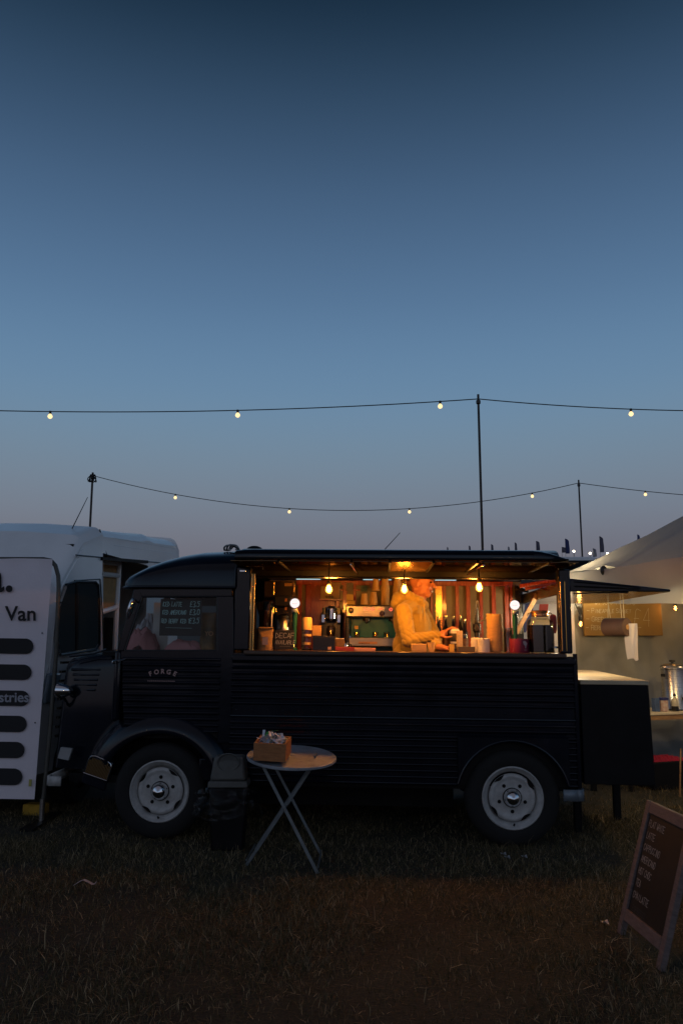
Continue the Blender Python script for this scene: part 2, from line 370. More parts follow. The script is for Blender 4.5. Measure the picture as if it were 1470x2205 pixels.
for a in ((1217, 1160, 1192, 150, 9, blu, 'tall blue feather flag beside the shorter festoon pole', 1), (1291, 1155, 1189, 150, 9, gry, 'tall grey feather flag above the tent roof slope', 1), (1372, 1151, 1172, 155, 6, blu, 'small blue feather flag peeping over the tent ridge', 1),
          (1276, 1181, 1199, 140, 8, wht, 'small white feather flag low beside the tent roof', 1), (1209, 1178, 1190, 150, 9, gry, 'short square grey flag beside the tall blue flag', 1), (1154, 1165, 1186, 158, 8, gry, 'grey feather flag over the rear end of the van roof', 1),
          (1108, 1168, 1188, 160, 5, gry, 'small feather flag fourth from the shorter festoon pole', 1), (1093, 1177, 1188, 162, 4, wht, 'tiny pale flag right of the tall pole', 1), (1057, 1172, 1188, 165, 5, gry, 'small dark flag just right of the tall pole', 1),
          (1009, 1175, 1188, 166, 4, gry, 'small dark flag just left of the tall pole', 1), (962, 1178, 1188, 167, 3, gry, 'tiniest flag farthest along the van roof', 1)):
    flag(*a)
lampw = emat('hill_lamp_glow', (1, .86, .62), 9.0)
for px, py, lb in ((1234.5, 1187, 'bright lamp on a post beside the tall blue flag'), (1269.5, 1191.5, 'lamp on the hill left of the small white flag'), (1307, 1192, 'lamp on the hill at the edge of the tent roof')):
    p = P(px, py, 140); t = thing('hill_lamp', lb, 'lamp', (p.x, 140, gz(p.x, 140)), group='lamps on the far hill'); h = p.z-gz(p.x, 140)
    MB().cyl((0, 0, -.1), (0, 0, h), .06, .05, 6).build('post', polem, t); MB().ell((0, 0, h), (.2, .2, .2), 10, 7).build('lantern', lampw, t)

# ================================================================== PALE FLAT ROOF BEHIND THE VAN
c0 = P(1205, 1199, 11.2); c1 = P(1281, 1199, 11.2); zr = c0.z
t = thing('white_stall', 'white flat stall roof just behind the rear of the coffee van', 'stall', (c0.x, 11.2, gz(c0.x, 11.2))); zz = zr-gz(c0.x, 11.2); wl = c1.x-c0.x
MB().box(-.9, wl, 0, 1.6, zz-.055, zz).build('roof', whitep, t, bev=.01); MB().box(-.88, wl-.02, .02, 1.58, zz-.14, zz-.057).build('fascia', blackp, t)
for x in (-.85, wl-.06):
    for y in (.05, 1.53): MB().box(x, x+.05, y, y+.05, 0, zz-.14).build('post', blackp, t)

# ================================================================== WHITE PANEL VAN (nose towards the camera)
bdir = Vector((.1, .995, 0)).normalized(); S0 = Vector((-2.24, 7.5, 0)); WM = frame(S0+Vector((0, 0, gz(-2.3, 8))), bdir, (0, 0, 1)); WMI = WM.inverted()
def WS(px, py, yl=0):
    c = WMI @ CAM; d = WMI.to_3x3() @ ray(px, py); q = c+d*((yl-c.y)/d.y); return q.x, q.z
wv = thing('white_van', 'white high-roof panel van parked behind the banner with its side door open', 'van', WM.translation, WM.to_euler())
xf = WS(190, 1138); x2 = WS(160, 1195); x3 = WS(135, 1250); xd0 = WS(217, 1300)[0]; xd1 = WS(316, 1300)[0]; xr = WS(388, 1200)[0]
dtop0 = WS(217, 1200)[1]; dtop = .5*(dtop0+WS(315, 1208)[1])
NZ = x3[0]
print('WV', xf, x2, x3, xd0, xd1, xr)
prof = [(-1.02, .55), (-1.0, .98), (-.96, 1.12), (-.90, 1.24), (min(-.80, NZ-.3), 1.36), (NZ-.16, x3[1]-.30), (x3[0], x3[1]), (x2[0], x2[1]), (xf[0]-.06, xf[1]-.06)]+[WS(a, b, .13) for a, b in ((197, 1138), (208, 1140), (222, 1142), (240, 1144.5), (262, 1147.5), (285, 1151), (310, 1155), (335, 1159), (360, 1163))]+[(xd0, WS(217, 1141, .13)[1]), (xd1, WS(316, 1156, .13)[1]), (xr-.12, WS(380, 1165.5, .13)[1]), (xr-.02, WS(387, 1172)[1]), (xr, WS(388, 1185)[1]-.1)]
prof = sorted(prof); W = 1.95; wb = MB(); secs = []
for x, zt in prof:
    r = min(.13, max(.05, (zt-.35)*.18)); nar = .0 if x > -.5 else .10*min(1, (-.5-x)/1.0)
    pl = [(nar, .32), (nar, min(.62, zt-r)), (nar, min(dtop, zt-r-.001)), (nar+.012, zt-r)]+[(nar+r*(1-math.cos(a)), zt-r+r*math.sin(a)) for a in (.4, .8, 1.2)]+[(nar+r+.02, zt), (W*.3, zt+.035), (W*.5, zt+.045)]
    pl += [(W-a, b) for a, b in reversed(pl[:-1])]
    secs.append([(x, a, b) for a, b in pl])
K = len(secs[0])
for s in secs: wb.v += s
for i in range(len(secs)-1):
    mid = .5*(prof[i][0]+prof[i+1][0])
    for j in range(K-1):
        if j == 1 and xd0-.01 < mid < xd1+.01: continue
        wb.f.append((i*K+j, (i+1)*K+j, (i+1)*K+j+1, i*K+j+1))
wb.f.append(tuple(range(K))); wb.f.append(tuple((len(secs)-1)*K+j for j in reversed(range(K))))
wb.build('body', whitep, wv, ang=28)
MB().box(xd0-.3, xr-.05, .05, W-.05, .5, .6).build('floor', blackp, wv); MB().box(-.55, -.5, .06, W-.06, .6, 2.2).build('bulkhead', blackp, wv)
darkg = sheenmat('tinted_glass', (.010, .013, .016), (.8, .85, .85), .28, .03)
def wsp(pts, y0, y1): return MB().prism([WS(*p) for p in pts], y0, y1)
wsp([(143, 1262), (163, 1256), (202, 1257), (206, 1262), (209, 1300), (209, 1385), (203, 1395), (130, 1406), (122, 1370), (126, 1310)], -.012, .01).build('window', darkg, wv)
k = MB(); q = [(140, 1259), (163, 1253), (204, 1254), (209, 1260), (212, 1300), (212, 1388), (205, 1399), (128, 1410)]
k.tube([(*[WS(*p)[0]], -.012, WS(*p)[1]) for p in q], .012, 6).build('window_seal', blackplastic, wv)
MB().tube([(WS(163, 1256)[0], -.016, WS(163, 1256)[1]), (WS(163, 1400)[0], -.016, WS(163, 1400)[1])], .011, 6).build('window_bar', blackplastic, wv)
for pts in ([(163, 1195), (250, 1203), (316, 1209), (388, 1216)], [(160, 1250), (215, 1247)], [(222, 1140), (227, 1165), (230, 1198)], [(215, 1247), (220, 1320), (222, 1400)], [(150, 1270), (120, 1330)]):
    MB().tube([(WS(*p)[0], -.004 if p[1] > 1190 else .03, WS(*p)[1]) for p in pts], .006, 5).build('panel_gap', blackplastic, wv)
for q0, q1 in (((244, 1158), (378, 1181)), ((246, 1174), (380, 1193))):
    MB().tube([(*[WS(q0[0]+(q1[0]-q0[0])*i/8, q0[1]+(q1[1]-q0[1])*i/8, .01)[0]], .012, WS(q0[0]+(q1[0]-q0[0])*i/8, q0[1]+(q1[1]-q0[1])*i/8, .01)[1]) for i in range(9)], .004, 5).build('pressing', whitep, wv)
wsp([(217, 1199), (316, 1207), (316, 1213), (217, 1206)], -.02, .02).build('door_rail', blackp, wv)
# inner door leaf with two boarded windows
lf = MB(); A = [(216, 1208), (257, 1212), (250, 1385), (238, 1420), (216, 1425)]
def hole(pts): return [WS(*p, .22) for p in pts]
def bar(a, b, w): 
    (ax, az), (bx, bz) = WS(*a, .22), WS(*b, .22); lf.cyl((ax, .22, az), (bx, .22, bz), w, w, 8)
for a, b in (((216, 1209), (257, 1213)), ((257, 1213), (252, 1300)), ((252, 1300), (247, 1420)), ((217, 1209), (217, 1425)), ((216, 1236), (256, 1240)), ((217, 1318), (252, 1308))): bar(a, b, .028)
lf.build('inner_door', whitep, wv)
MB().prism(hole([(218, 1212), (255, 1216), (254, 1236), (218, 1233)]), .235, .245).build('boarding', kraft, wv)
MB().prism(hole([(218, 1244), (254, 1244), (250, 1300), (236, 1315), (218, 1316)]), .235, .245).build('boarding', kraft, wv)
MB().prism([WS(p, y, .3) for p, y in ((222, 1330), (245, 1330), (247, 1425), (222, 1425))], .3, .42).build('rack', steeldark, wv)
(ax, az), (bx, bz) = WS(152, 1146, .25), WS(189, 1071, .25)
MB().tube([(ax, .25, az), (bx, .25, bz)], [.006, .0035], 6).build('aerial', blackplastic, wv); MB().ell((ax, .25, az), (.035, .03, .02), 10, 6).build('aerial_base', blackplastic, wv)
# windscreen, front lamp and wheels
MB().add([(x3[0]-.115, .16, x3[1]-.20), (x3[0]-.115, W-.16, x3[1]-.20), (-.82, W-.1, 1.40), (-.82, .1, 1.40)], [(0, 1, 2, 3)]).build('windscreen', darkg, wv)
MB().prism([(-1.0, .86), (-.80, .86), (-.70, 1.10), (-.94, 1.10)], .02, .06).build('headlamp', mat('lamp_lens', (.35, .42, .48), .12, spec=.8), wv, bev=.02)
for xw in (-.45, 2.0):
    w = thing('wheel', None, None, (xw, .02, .33)); w.parent = wv; mm = Matrix.Rotation(R(90), 4, 'X')
    MB().lathe([(.2, -.1), (.3, -.1), (.33, -.06), (.33, .06), (.3, .1), (.2, .1)], 28, mm).build('tyre', rubber, w); MB().lathe([(.2, -.08), (.2, .06), (.05, .09), (.001, .09)], 24, mm).build('rim', steel, w)

# ================================================================== BANNER ON A TUBE FRAME
BY = 6.3
def BF(px, py, off=0):
    p = P(px, py, BY); x, z = p.x, p.z
    d = .010*nz(x*2.2, z*1.1, 4)+(.018*max(0, (z-1.95)/.25)*math.sin(x*26+z*9) if z > 1.95 else 0)
    return Vector((x, BY-off-d, z))
b0 = P(-110, 1720, BY); b0 = Vector((b0.x, BY, gz(b0.x, BY)))
bn = thing('fabric_banner', 'pale lavender fabric banner on a round-cornered tube frame with dark bars', 'banner', b0)
EL = lambda v: -300+8*v; ER = lambda v: 114-39*v
def bpt(u, v, off=0): 
    return BF(EL(v)+(ER(v)-EL(v))*u, 1201+4*u+(514+2*u)*v-(2*math.sin(u*9) if v < .02 else 0), off)-b0
bcloth = clothmat('banner_cloth', (.88, .82, .88), .15, .05)
MB().grid(46, 40, bpt).build('cloth', bcloth, bn, ang=80)
ink = mat('banner_ink', (.016, .016, .018), .8)
def bar_shape(y0, y1, xr_, slope):
    pts = [(-250, y0-slope*4), (xr_-(y1-y0)/2, y0)]; r = (y1-y0)/2; cx = xr_-r; cy = (y0+y1)/2
    pts += [(cx+r*math.sin(a), cy-r*math.cos(a)) for a in np.linspace(.2, math.pi-.2, 9)]+[(cx, y1), (-250, y1-slope*4)]
    # densify left run so that it follows the cloth
    out = []
    for (ax, ay), (bx, by) in zip(pts, pts[1:]+pts[:1]):
        n = max(1, int(math.hypot(bx-ax, by-ay)/24))
        out += [(ax+(bx-ax)*i/n, ay+(by-ay)*i/n) for i in range(n)]
    return MB().add([BF(x, y, .012)-b0 for x, y in out], [tuple(range(len(out)))])
for y0, y1, xr_ in ((1375, 1408, 74), (1431, 1464, 70), (1487, 1520, 65.5), (1541, 1576, 60), (1597, 1632, 55.5), (1654, 1690, 51)):
    bar_shape(y0, y1, xr_, 1.2).build('printed_bar', ink, bn, ang=0)
def ontobanner(o, off): 
    for v in o.data.vertices:
        p = BF(v.co.x, -v.co.z, off)-b0; v.co = p
for tx, px, py, s, b, m in (('a.', -29, 1273, 96, 1.6, ink), ('Van', 14, 1336, 44, .8, ink), ('ustries', -15, 1511, 30, .6, mat('banner_light_ink', (.34, .35, .40), .8))):
    o = printed('lettering', tx, s, m, bn, (0, 0, 0), b); o.data.transform(Matrix.Translation((px, 0, -py))); ontobanner(o, .018)
tubem = mat('banner_tube', (.10, .10, .09), .5, .5, var=.3)
fr = [(-330, 1735), (-322, 1250), (-305, 1215), (-280, 1203), (95, 1204), (110, 1207), (120, 1218), (126, 1240), (127, 1262), (122, 1400), (108, 1580), (95, 1712), (93, 1724)]
MB().tube([P(x, y, BY+.03)-b0 for x, y in fr], .017, 10).build('tube_frame', tubem, bn)
for px in (-330, 93):
    f = P(px, 1728, BY+.03)-b0; z0 = gz(f.x+b0.x, BY)-b0.z
    MB().cyl((f.x, f.y-.01, z0), (f.x, f.y-.01, f.z+.03), .02, .02, 10).build('leg', steel, bn)
    MB().box(f.x-.05, f.x+.05, f.y-.3, f.y+.3, z0, z0+.02).build('foot', blackp, bn)
for px, py in ((92, 1363), (77, 1556)):
    MB().ell(BF(px, py, .006)-b0, (.006, .004, .006), 8, 6).build('eyelet', blackplastic, bn)
MB().prism([(0, 0), (.02, 0), (.02, .05), (0, .05)], -.003, .003, Matrix.Translation(BF(65, 1692, .02)-b0)).build('sticker', mat('sticker_yellow', (.4, .38, .1), .7), bn)
yb = G(70, 1757); t = thing('yellow_block', 'small yellow foam block on the turf below the banner', 'block', yb, (0, 0, R(-6)))
MB().box(-.085, .085, 0, .11, 0, .085).build('block', mat('yellow_foam', (.55, .33, .04), .9, var=.25, vscale=18, bump=.5, bscale=70), t, bev=.008)

# ================================================================== STALL TENT
L0 = Vector((2.37, 8.69, 0)); e1 = Vector((.334, -.942, 0)).normalized(); e2 = Vector((.942, .334, 0)).normalized(); g0 = gz(3.2, 8)
EZ = 2.09; tent = thing('stall_tent', 'white pop-up stall tent glowing from inside at the right edge', 'tent', (L0.x, L0.y, g0)); TZ = Vector((L0.x, L0.y, g0))
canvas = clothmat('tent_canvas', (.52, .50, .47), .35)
Cc = [L0, L0+e1*3, L0+e1*3+e2*3, L0+e2*3]; pk = L0+e1*1.5+e2*1.5
for i in range(4):
    a, b = Cc[i], Cc[(i+1) % 4]
    def f(u, v, a=a, b=b, i=i):
        p = a.lerp(b, u).lerp(pk, v); z = EZ+(3.07-EZ)*v-g0-.07*math.sin(math.pi*min(1, v*1.3))*(.5+.5*math.sin(u*math.pi))
        z += .012*nz(u*7+i*3, v*5, 0)-.05*math.exp(-((u-.25)**2)/.002)*math.exp(-v*3)*(1 if i == 0 else 0)*-1
        return (p.x-TZ.x, p.y-TZ.y, z)
    MB().grid(28, 16, f).build('canopy', canvas, tent, ang=60)
    def v_(u, v, a=a, b=b, i=i):
        p = a.lerp(b, u); nrm = Vector((p.x-pk.x, p.y-pk.y, 0)).normalized()
        dr = .285+.20*u if i == 0 else .30
        off = .02+.018*nz(u*9+i*5, v*2.5, 1)+.03*v*nz(u*4, v*2, i)
        return (p.x-TZ.x+nrm.x*off, p.y-TZ.y+nrm.y*off, EZ-g0+.01-dr*v+.008*math.sin(u*14))
    if i != 3: MB().grid(60, 8, v_).build('valance', canvas, tent, ang=60)
for c in Cc: MB().box(c.x-TZ.x-.02, c.x-TZ.x+.02, c.y-TZ.y-.02, c.y-TZ.y+.02, 0, EZ-g0+.02).build('leg', steel, tent)
pc = L0+e1*.76; MB().ell((pc.x-TZ.x, pc.y-TZ.y, EZ-g0-.01), (.035, .035, .05), 10, 7).build('joint', blackplastic, tent)
MB().tube([(pc.x-TZ.x+e2.x*.06, pc.y-TZ.y+e2.y*.06, EZ-g0-.03), (pk.x-TZ.x, pk.y-TZ.y, 3.0-g0)], .012, 6).build('roof_strut', steel, tent)
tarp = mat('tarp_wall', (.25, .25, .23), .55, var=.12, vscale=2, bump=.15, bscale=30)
def wall(u, v):
    p = L0+e2*3*u; q = .035*nz(u*5, v*3.0, 2)+.06*abs(nz(u*8+v*6, v*3-u*5, 5))+.02*nz(u*19, v*13, 1)
    return (p.x-TZ.x-e1.x*(-.02)+e1.x*q, p.y-TZ.y+e1.y*(q+.02), (EZ-g0)*v)
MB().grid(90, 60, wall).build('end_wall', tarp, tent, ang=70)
wn = e1
def WP(px, py, off=.12):
    d = ray(px, py); o = L0+e1*off; t = (o-CAM).dot(e1)/d.dot(e1); return CAM+d*t
# menu board on the end wall
mbA = WP(1257, 1369); mbB = WP(1425, 1369); mbT = WP(1257, 1290)
mb_m = frame(mbA, mbB-mbA, (0, 0, 1)); bw, bh = (mbB-mbA).length, mbT.z-mbA.z
sb = thing('smoothie_board', 'ochre chalk menu board hanging on the tent wall behind the paper roll', 'sign', mbA, mb_m.to_euler())
MB().box(0, bw, -.012, .012, 0, bh).build('board', mat('ochre_board', (.25, .14, .03), .6, var=.15, vscale=3), sb, bev=.004)
k = MB(); sc_ = bw/168
strokes(k, 'SMOOTHIES', 13*sc_, (22*sc_, 55*sc_), .07, y=-.0145); strokes(k, '- Pineapple Sunset', 8*sc_, (6*sc_, 40*sc_), .09, y=-.0145); strokes(k, '- Green', 9*sc_, (4*sc_, 25*sc_), .09, y=-.0145); strokes(k, '- Berry', 9*sc_, (2*sc_, 10*sc_), .09, y=-.0145); strokes(k, '£4', 34*sc_, (104*sc_, 14*sc_), .022, y=-.0145, adv=.6)
k.build('lettering', mat('faded_chalk', (.42, .36, .24), .9), sb, ang=0)
for x in (.06, bw-.06): MB().tube([(x, 0, bh), (x, 0, bh+.12)], .003, 5).build('hanger', wire, sb)
# tent bulbs
tb = emat('tent_bulb_glow', (1, .50, .16), 14.0)
for px, py, lb, off in ((1248.5, 1341, 'small amber bulb hanging left of the ochre menu board', .3), (1452, 1308, 'small amber bulb hanging right of the ochre menu board', .25)):
    p = WP(px, py-12, off); t = thing('tent_bulb', lb, 'light bulb', p, group='bulbs in the tent')
    MB().lathe([(.010, .02), (.02, .01), (.021, -.03), (.015, -.04)], 10, None, True, True).build('socket', socket, t)
    MB().lathe([(.013, -.038), (.02, -.06), (.024, -.078), (.018, -.098), (.004, -.108)], 12, None, True, True).build('glass', glassmat('amber_glass', (1, .8, .5), .15), t)
    MB().tube([(0, 0, -.045), (.006, 0, -.06), (-.006, 0, -.075), (0, 0, -.09)], .0045, 6).build('filament', tb, t)
    MB().tube([(0, 0, .02), (-.05, .01, .16), (-.12, 0, .27), (-.2, .03, .34)], .005, 6).build('cord', wire, t)
    l = bpy.data.lights.new('tent_bulb_light', 'POINT'); l.energy = 1.6; l.color = (1, .5, .16); l.shadow_soft_size = .02
    lo = bpy.data.objects.new('tent_bulb_light', l); COL.objects.link(lo); lo.parent = t; lo.location = (0, 0, -.07)
tl_ = L0+e1*.28+e2*.26; tl_ = Vector((tl_.x, tl_.y, 1.90)); t = thing('tent_lamp', 'work lamp hung inside the tent corner behind the lifted tailgate', 'lamp', tl_)
MB().lathe([(.02, .04), (.05, .02), (.06, -.01), (.062, -.015)], 16).build('shade', steel, t); MB().ell((0, 0, -.02), (.03, .03, .03), 12, 8).build('bulb', emat('tent_lamp_glow', (1, .80, .5), 40.0), t); MB().tube([(0, 0, .04), (0, 0, .2)], .004, 5).build('cord', wire, t)
l = bpy.data.lights.new('tent_lamp_light', 'POINT'); l.energy = 11; l.color = (1, .80, .48); l.shadow_soft_size = .03
lo = bpy.data.objects.new('tent_lamp_light', l); COL.objects.link(lo); lo.parent = t; lo.location = (0, 0, .10)
t = thing('tent_lamp', 'bare warm lamp hanging under the middle of the tent roof', 'lamp', (pk.x, pk.y, 1.95)); MB().lathe([(.02, .06), (.08, .03), (.16, -.05), (.165, -.06)], 20).build('shade', blackp, t); MB().ell((0, 0, -.02), (.03, .03, .03), 12, 8).build('bulb', MT['tent_lamp_glow'], t); MB().tube([(0, 0, .06), (0, 0, 1.0)], .004, 5).build('cord', wire, t)
l = bpy.data.lights.new('tent_lamp_light', 'POINT'); l.energy = 12; l.color = (1, .70, .36); l.shadow_soft_size = .05
lo = bpy.data.objects.new('tent_lamp_light', l); COL.objects.link(lo); lo.parent = t; lo.location = (0, 0, -.07)
fl_ = L0+e1*2.15+e2*.12; t = thing('tent_lamp', 'warm lamp hung at the front eave of the tent beyond the menu board', 'lamp', (fl_.x, fl_.y, 1.72)); MB().lathe([(.02, .06), (.05, .03), (.08, -.03), (.085, -.04)], 20).build('shade', blackp, t); MB().ell((0, 0, -.02), (.03, .03, .03), 12, 8).build('bulb', MT['tent_lamp_glow'], t); MB().tube([(0, 0, .06), (0, 0, .36)], .004, 5).build('cord', wire, t)
l = bpy.data.lights.new('tent_lamp_light', 'POINT'); l.energy = 32; l.color = (1, .62, .20); l.shadow_soft_size = .05
lo = bpy.data.objects.new('tent_lamp_light', l); COL.objects.link(lo); lo.parent = t; lo.location = (0, 0, -.08)
# hanging paper roll
pr = P(1326, 1350, 7.55); t = thing('paper_roll', 'brown holder with a paper towel roll hanging on strings under the tent edge', 'paper towel', pr); ax = Vector((.62, -.78, -.02)).normalized(); r_ = .083
MB().cyl(-ax*.115, ax*.115, r_, r_, 26).build('holder', mat('roll_brown', (.085, .045, .035), .6, var=.2), t, bev=.004)
MB().cyl(ax*.1155, ax*.119, .024, .024, 16).build('core', kraft, t)
for s in (-1, 1): MB().tube([ax*.085*s+Vector((0, 0, r_)), ax*.075*s+Vector((.01, 0, .32)), ], .004, 5).build('string', mat('cord_string', (.5, .42, .28), .9), t); MB().tube([ax*.06*s+Vector((0, 0, r_)), ax*.07*s+Vector((-.01, .01, .33)), ], .004, 5).build('string', MT['cord_string'], t)
pa = Vector((.6, .8, 0))
def tail(u, v): 
    q = ax*(-.02+.115*u)+Vector((pa.x*.06, pa.y*.02-.07, 0)); return (q.x+.045-.012*math.sin(v*3+u*5)+.01*v, q.y+.012*math.sin(u*9+v*2), .03-.33*v+.01*math.sin(u*6)*v)
MB().grid(12, 14, tail).build('paper_tail', clothmat('tissue', (.72, .68, .68), .3), t, ang=80)
# back table in the tent with urn and bottles
ta = P(1400, 1533, 8.3); tz = ta.z-.0; tbm = frame(Vector((ta.x, ta.y, gz(ta.x, ta.y))), e2, (0, 0, 1)); th = tz-gz(ta.x, ta.y)
tt = thing('back_table', 'white-topped trestle table at the back of the tent carrying the urn', 'table', tbm.translation, tbm.to_euler())
MB().box(-.55, 1.6, -.30, .22, th-.004, th+.022).build('table_top', mat('cream_laminate', (.55, .48, .36), .5, var=.1), tt, bev=.005); MB().box(-.55, 1.6, -.29, .21, th-.05, th-.005).build('apron', oak, tt)
for x in (-.5, 1.52):
    for y in (-.26, .15): MB().box(x, x+.04, y, y+.04, 0, th-.05).build('leg', steeldark, tt)
def onT(x, y): return tbm @ Vector((x, y, th+.022))
u = thing('hot_water_urn', 'tall stainless hot water urn with a black tap and domed lid', 'urn', onT(.24, -.08), tbm.to_euler())
MB().lathe([(.10, 0), (.125, .01), (.125, .02), (.118, .03), (.118, .40), (.124, .405), (.124, .42)], 30, None, True).build('tank', steel, u)
MB().lathe([(.126, .42), (.12, .435), (.09, .452), (.03, .46), (.001, .461)], 30).build('lid', steel, u); MB().lathe([(.012, .46), (.012, .475), (.03, .478), (.03, .492), (.001, .497)], 14).build('knob', blackplastic, u)
MB().cyl((0, -.115, .12), (0, -.16, .12), .012, .012, 10).cyl((0, -.155, .13), (0, -.155, .08), .011, .009, 10).box(-.008, .008, -.165, -.15, .13, .165).build('tap', blackplastic, u)
for s in (-1, 1): MB().box(s*.118-.02, s*.118+.02, -.02, .02, .33, .36).build('handle', blackplastic, u)
MB().lathe([(.13, 0), (.14, -.002), (.14, .012), (.126, .014)], 26).build('base', blackplastic, u)
v = thing('tub', 'white tub with a blue lid beside the urn', 'tub', onT(-.005, -.2), tbm.to_euler())
MB().lathe([(.036, 0), (.042, .004), (.044, .11), (.044, .112)], 18, None, True).build('tub', mat('tub_white', (.5, .46, .42), .6, var=.2, vscale=30, col2=(.4, .2, .18)), v); MB().lathe([(.047, .108), (.048, .13), (.04, .134), (.001, .134)], 18).build('lid', mat('blue_lid', (.02, .03, .14), .4), v)
v = thing('sauce_bottle', 'clear squeeze bottle with a dark base in front of the urn', 'bottle', onT(.105, -.23), tbm.to_euler())
MB().lathe([(.03, 0), (.034, .004), (.034, .07), (.032, .11), (.014, .135), (.012, .15), (.001, .15)], 16, None, True).build('bottle', mat('cloudy_plastic', (.45, .42, .34), .3), v); MB().lathe([(.0345, .002), (.0348, .05), (.0345, .05)], 16).build('label_band', blackplastic, v); MB().lathe([(.014, .145), (.013, .17), (.001, .172)], 10).build('cap', blackplastic, v)
v = thing('blue_carton', 'small blue carton beside the white tub', 'carton', onT(-.10, -.2), tbm.to_euler())
MB().box(-.03, .03, -.02, .03, 0, .13).build('carton', mat('carton_blue', (.05, .09, .2), .6, var=.3, vscale=20), v, bev=.003)
# stacked dark crates with a red lattice tray under the table
cp = G(1432, 1700, .0); cm = frame(cp, e2, (0, 0, 1))
v = thing('drinks_crate', 'dark folding crate with a red lattice top under the tent table', 'crate', cp, cm.to_euler()); ch = .26
MB().box(-.16, .28, -.02, .28, 0, ch).build('crate_body', blackp, v, bev=.01)
redp = mat('red_plastic', (.42, .02, .05), .45)
for i in range(9):
    x = -.15+i*.05; MB().box(x, x+.010, -.02, .28, ch+.001, ch+.018, Matrix.Shear('XY', 4, (0, 0))).build('lattice_bar', redp, v)
for i in range(5):
    y = -.018+i*.068; MB().box(-.16, .28, y, y+.012, ch+.003, ch+.022).build('lattice_bar', redp, v)
# ================================================================== THE BLACK COFFEE VAN (corrugated step van)
VM = Matrix.Translation((0, 5.78, 0)) @ Matrix.Rotation(R(-2.5), 4, 'Z') @ Matrix.Rotation(R(.6), 4, 'Y'); VMI = VM.inverted(); VR = VM.to_euler()
def L(px, py, yl=0):
    c = VMI @ CAM; d = VMI.to_3x3() @ ray(px, py); q = c+d*((yl-c.y)/d.y); return q.x, q.z
def LX(px, yl=0, py=1340): return L(px, py, yl)[0]
def LZ(py, yl=0, px=870): return L(px, py, yl)[1]
van = thing('coffee_van', 'black corrugated vintage coffee van with its serving hatch open and lit inside', 'van', VM.translation, VR)
VW = 1.96
ZC = LZ(1404, -.03)                 # serving ledge
xB0, xB1, xO0, xO1, xE = LX(503), LX(480), LX(538), LX(1204), LX(1238, 0, 1450)
zF = .40
def corr(mb, xa, xb, z0, z1, y=0, per=.0418, amp=.011, nxs=18):
    n = int((z1-z0)/per*8); 
    for k in range(n):
        za, zb = z0+(z1-z0)*k/n, z0+(z1-z0)*(k+1)/n
        f = lambda z: y-amp*max(0, math.sin(2*math.pi*(z-z0)/per))**.7
        x0a = xa(za) if callable(xa) else xa; x0b = xa(zb) if callable(xa) else xa
        wv_ = lambda x, z: .0035*nz(x*2.3, z*3.1, 6)+.0016*nz(x*9, z*5, 8)
        row = [(x0a+(xb-x0a)*i/nxs, za) for i in range(nxs+1)]+[(x0b+(xb-x0b)*i/nxs, zb) for i in range(nxs+1)]
        mb.add([(x, f(z)+wv_(x, z), z) for x, z in row], [(i, i+1, nxs+2+i, nxs+1+i) for i in range(nxs)])
    return mb
xfa, xfb = LX(985, -.03, 1590), LX(1222, -.03, 1590); zfen = LZ(1584, -.03)
m = MB()
ztop = LZ(1424); zmid0, zmid1 = LZ(1545), LZ(1522)
corr(m, xB0, xE, zmid1, ztop, nxs=44); corr(m, xB0, xE, zfen-.02, zmid0, nxs=44); m.add([(xB0, 0, zmid0), (xE, 0, zmid0), (xE, 0, zmid1), (xB0, 0, zmid1)], [(0, 1, 2, 3)])
corr(m, xB0, xfa, zF, zfen-.02); corr(m, xfb, xE, zF, zfen-.02)
m.add([(xB0, 0, ztop), (xE, 0, ztop), (xE, 0, ZC-.02), (xB0, 0, ZC-.02)], [(0, 1, 2, 3)])
m.build('side_panel', navy, van, ang=60)
MB().box(xB0, xE, .015, .03, zF, ZC-.02).build('side_lining', blackp, van)
MB().box(xB0, xE, VW-.03, VW, zF, ZC+.0).build('far_side_panel', navy, van)
MB().box(LX(205), xE-.0, .05, VW-.05, zF-.03, zF+.02).build('floor', blackp, van)
MB().box(xE-.03, xE, .03, VW-.03, zF+.02, 1.10).build('rear_panel', navy, van)
MB().cyl((xE, -.004, zF), (xE, -.004, ZC), .016, .016, 10).build('corner_trim', navy, van)
# rivets along the waist and the seam
rv = bpy.data.meshes.new('rivet')
rvm = MB().ell((0, 0, 0), (.006, .004, .006), 8, 6).mesh('rivet'); rvm.materials.append(navy)
for x in list(np.linspace(xB0+.04, xE-.05, 22)):
    o = bpy.data.objects.new('rivet', rvm); COL.objects.link(o); o.parent = van; o.location = (x, -.001, (zmid0+zmid1)/2)
for z in np.linspace(zF+.1, ZC-.06, 14):
    o = bpy.data.objects.new('rivet', rvm); COL.objects.link(o); o.parent = van; o.location = (xB0+.014, -.004, z)
# serving ledge
MB().box(xO0-.03, xO1+.03, -.06, .56, ZC-.028, ZC).build('serving_ledge', mat('ledge_wood', (.07, .035, .018), .3, var=.3, vscale=4, stretch=(2, 10, 10), coat=.3), van, bev=.006)
MB().box(xB0, xE, -.035, -.002, ZC-.075, ZC-.032).build('ledge_rail', navy, van, bev=.008)
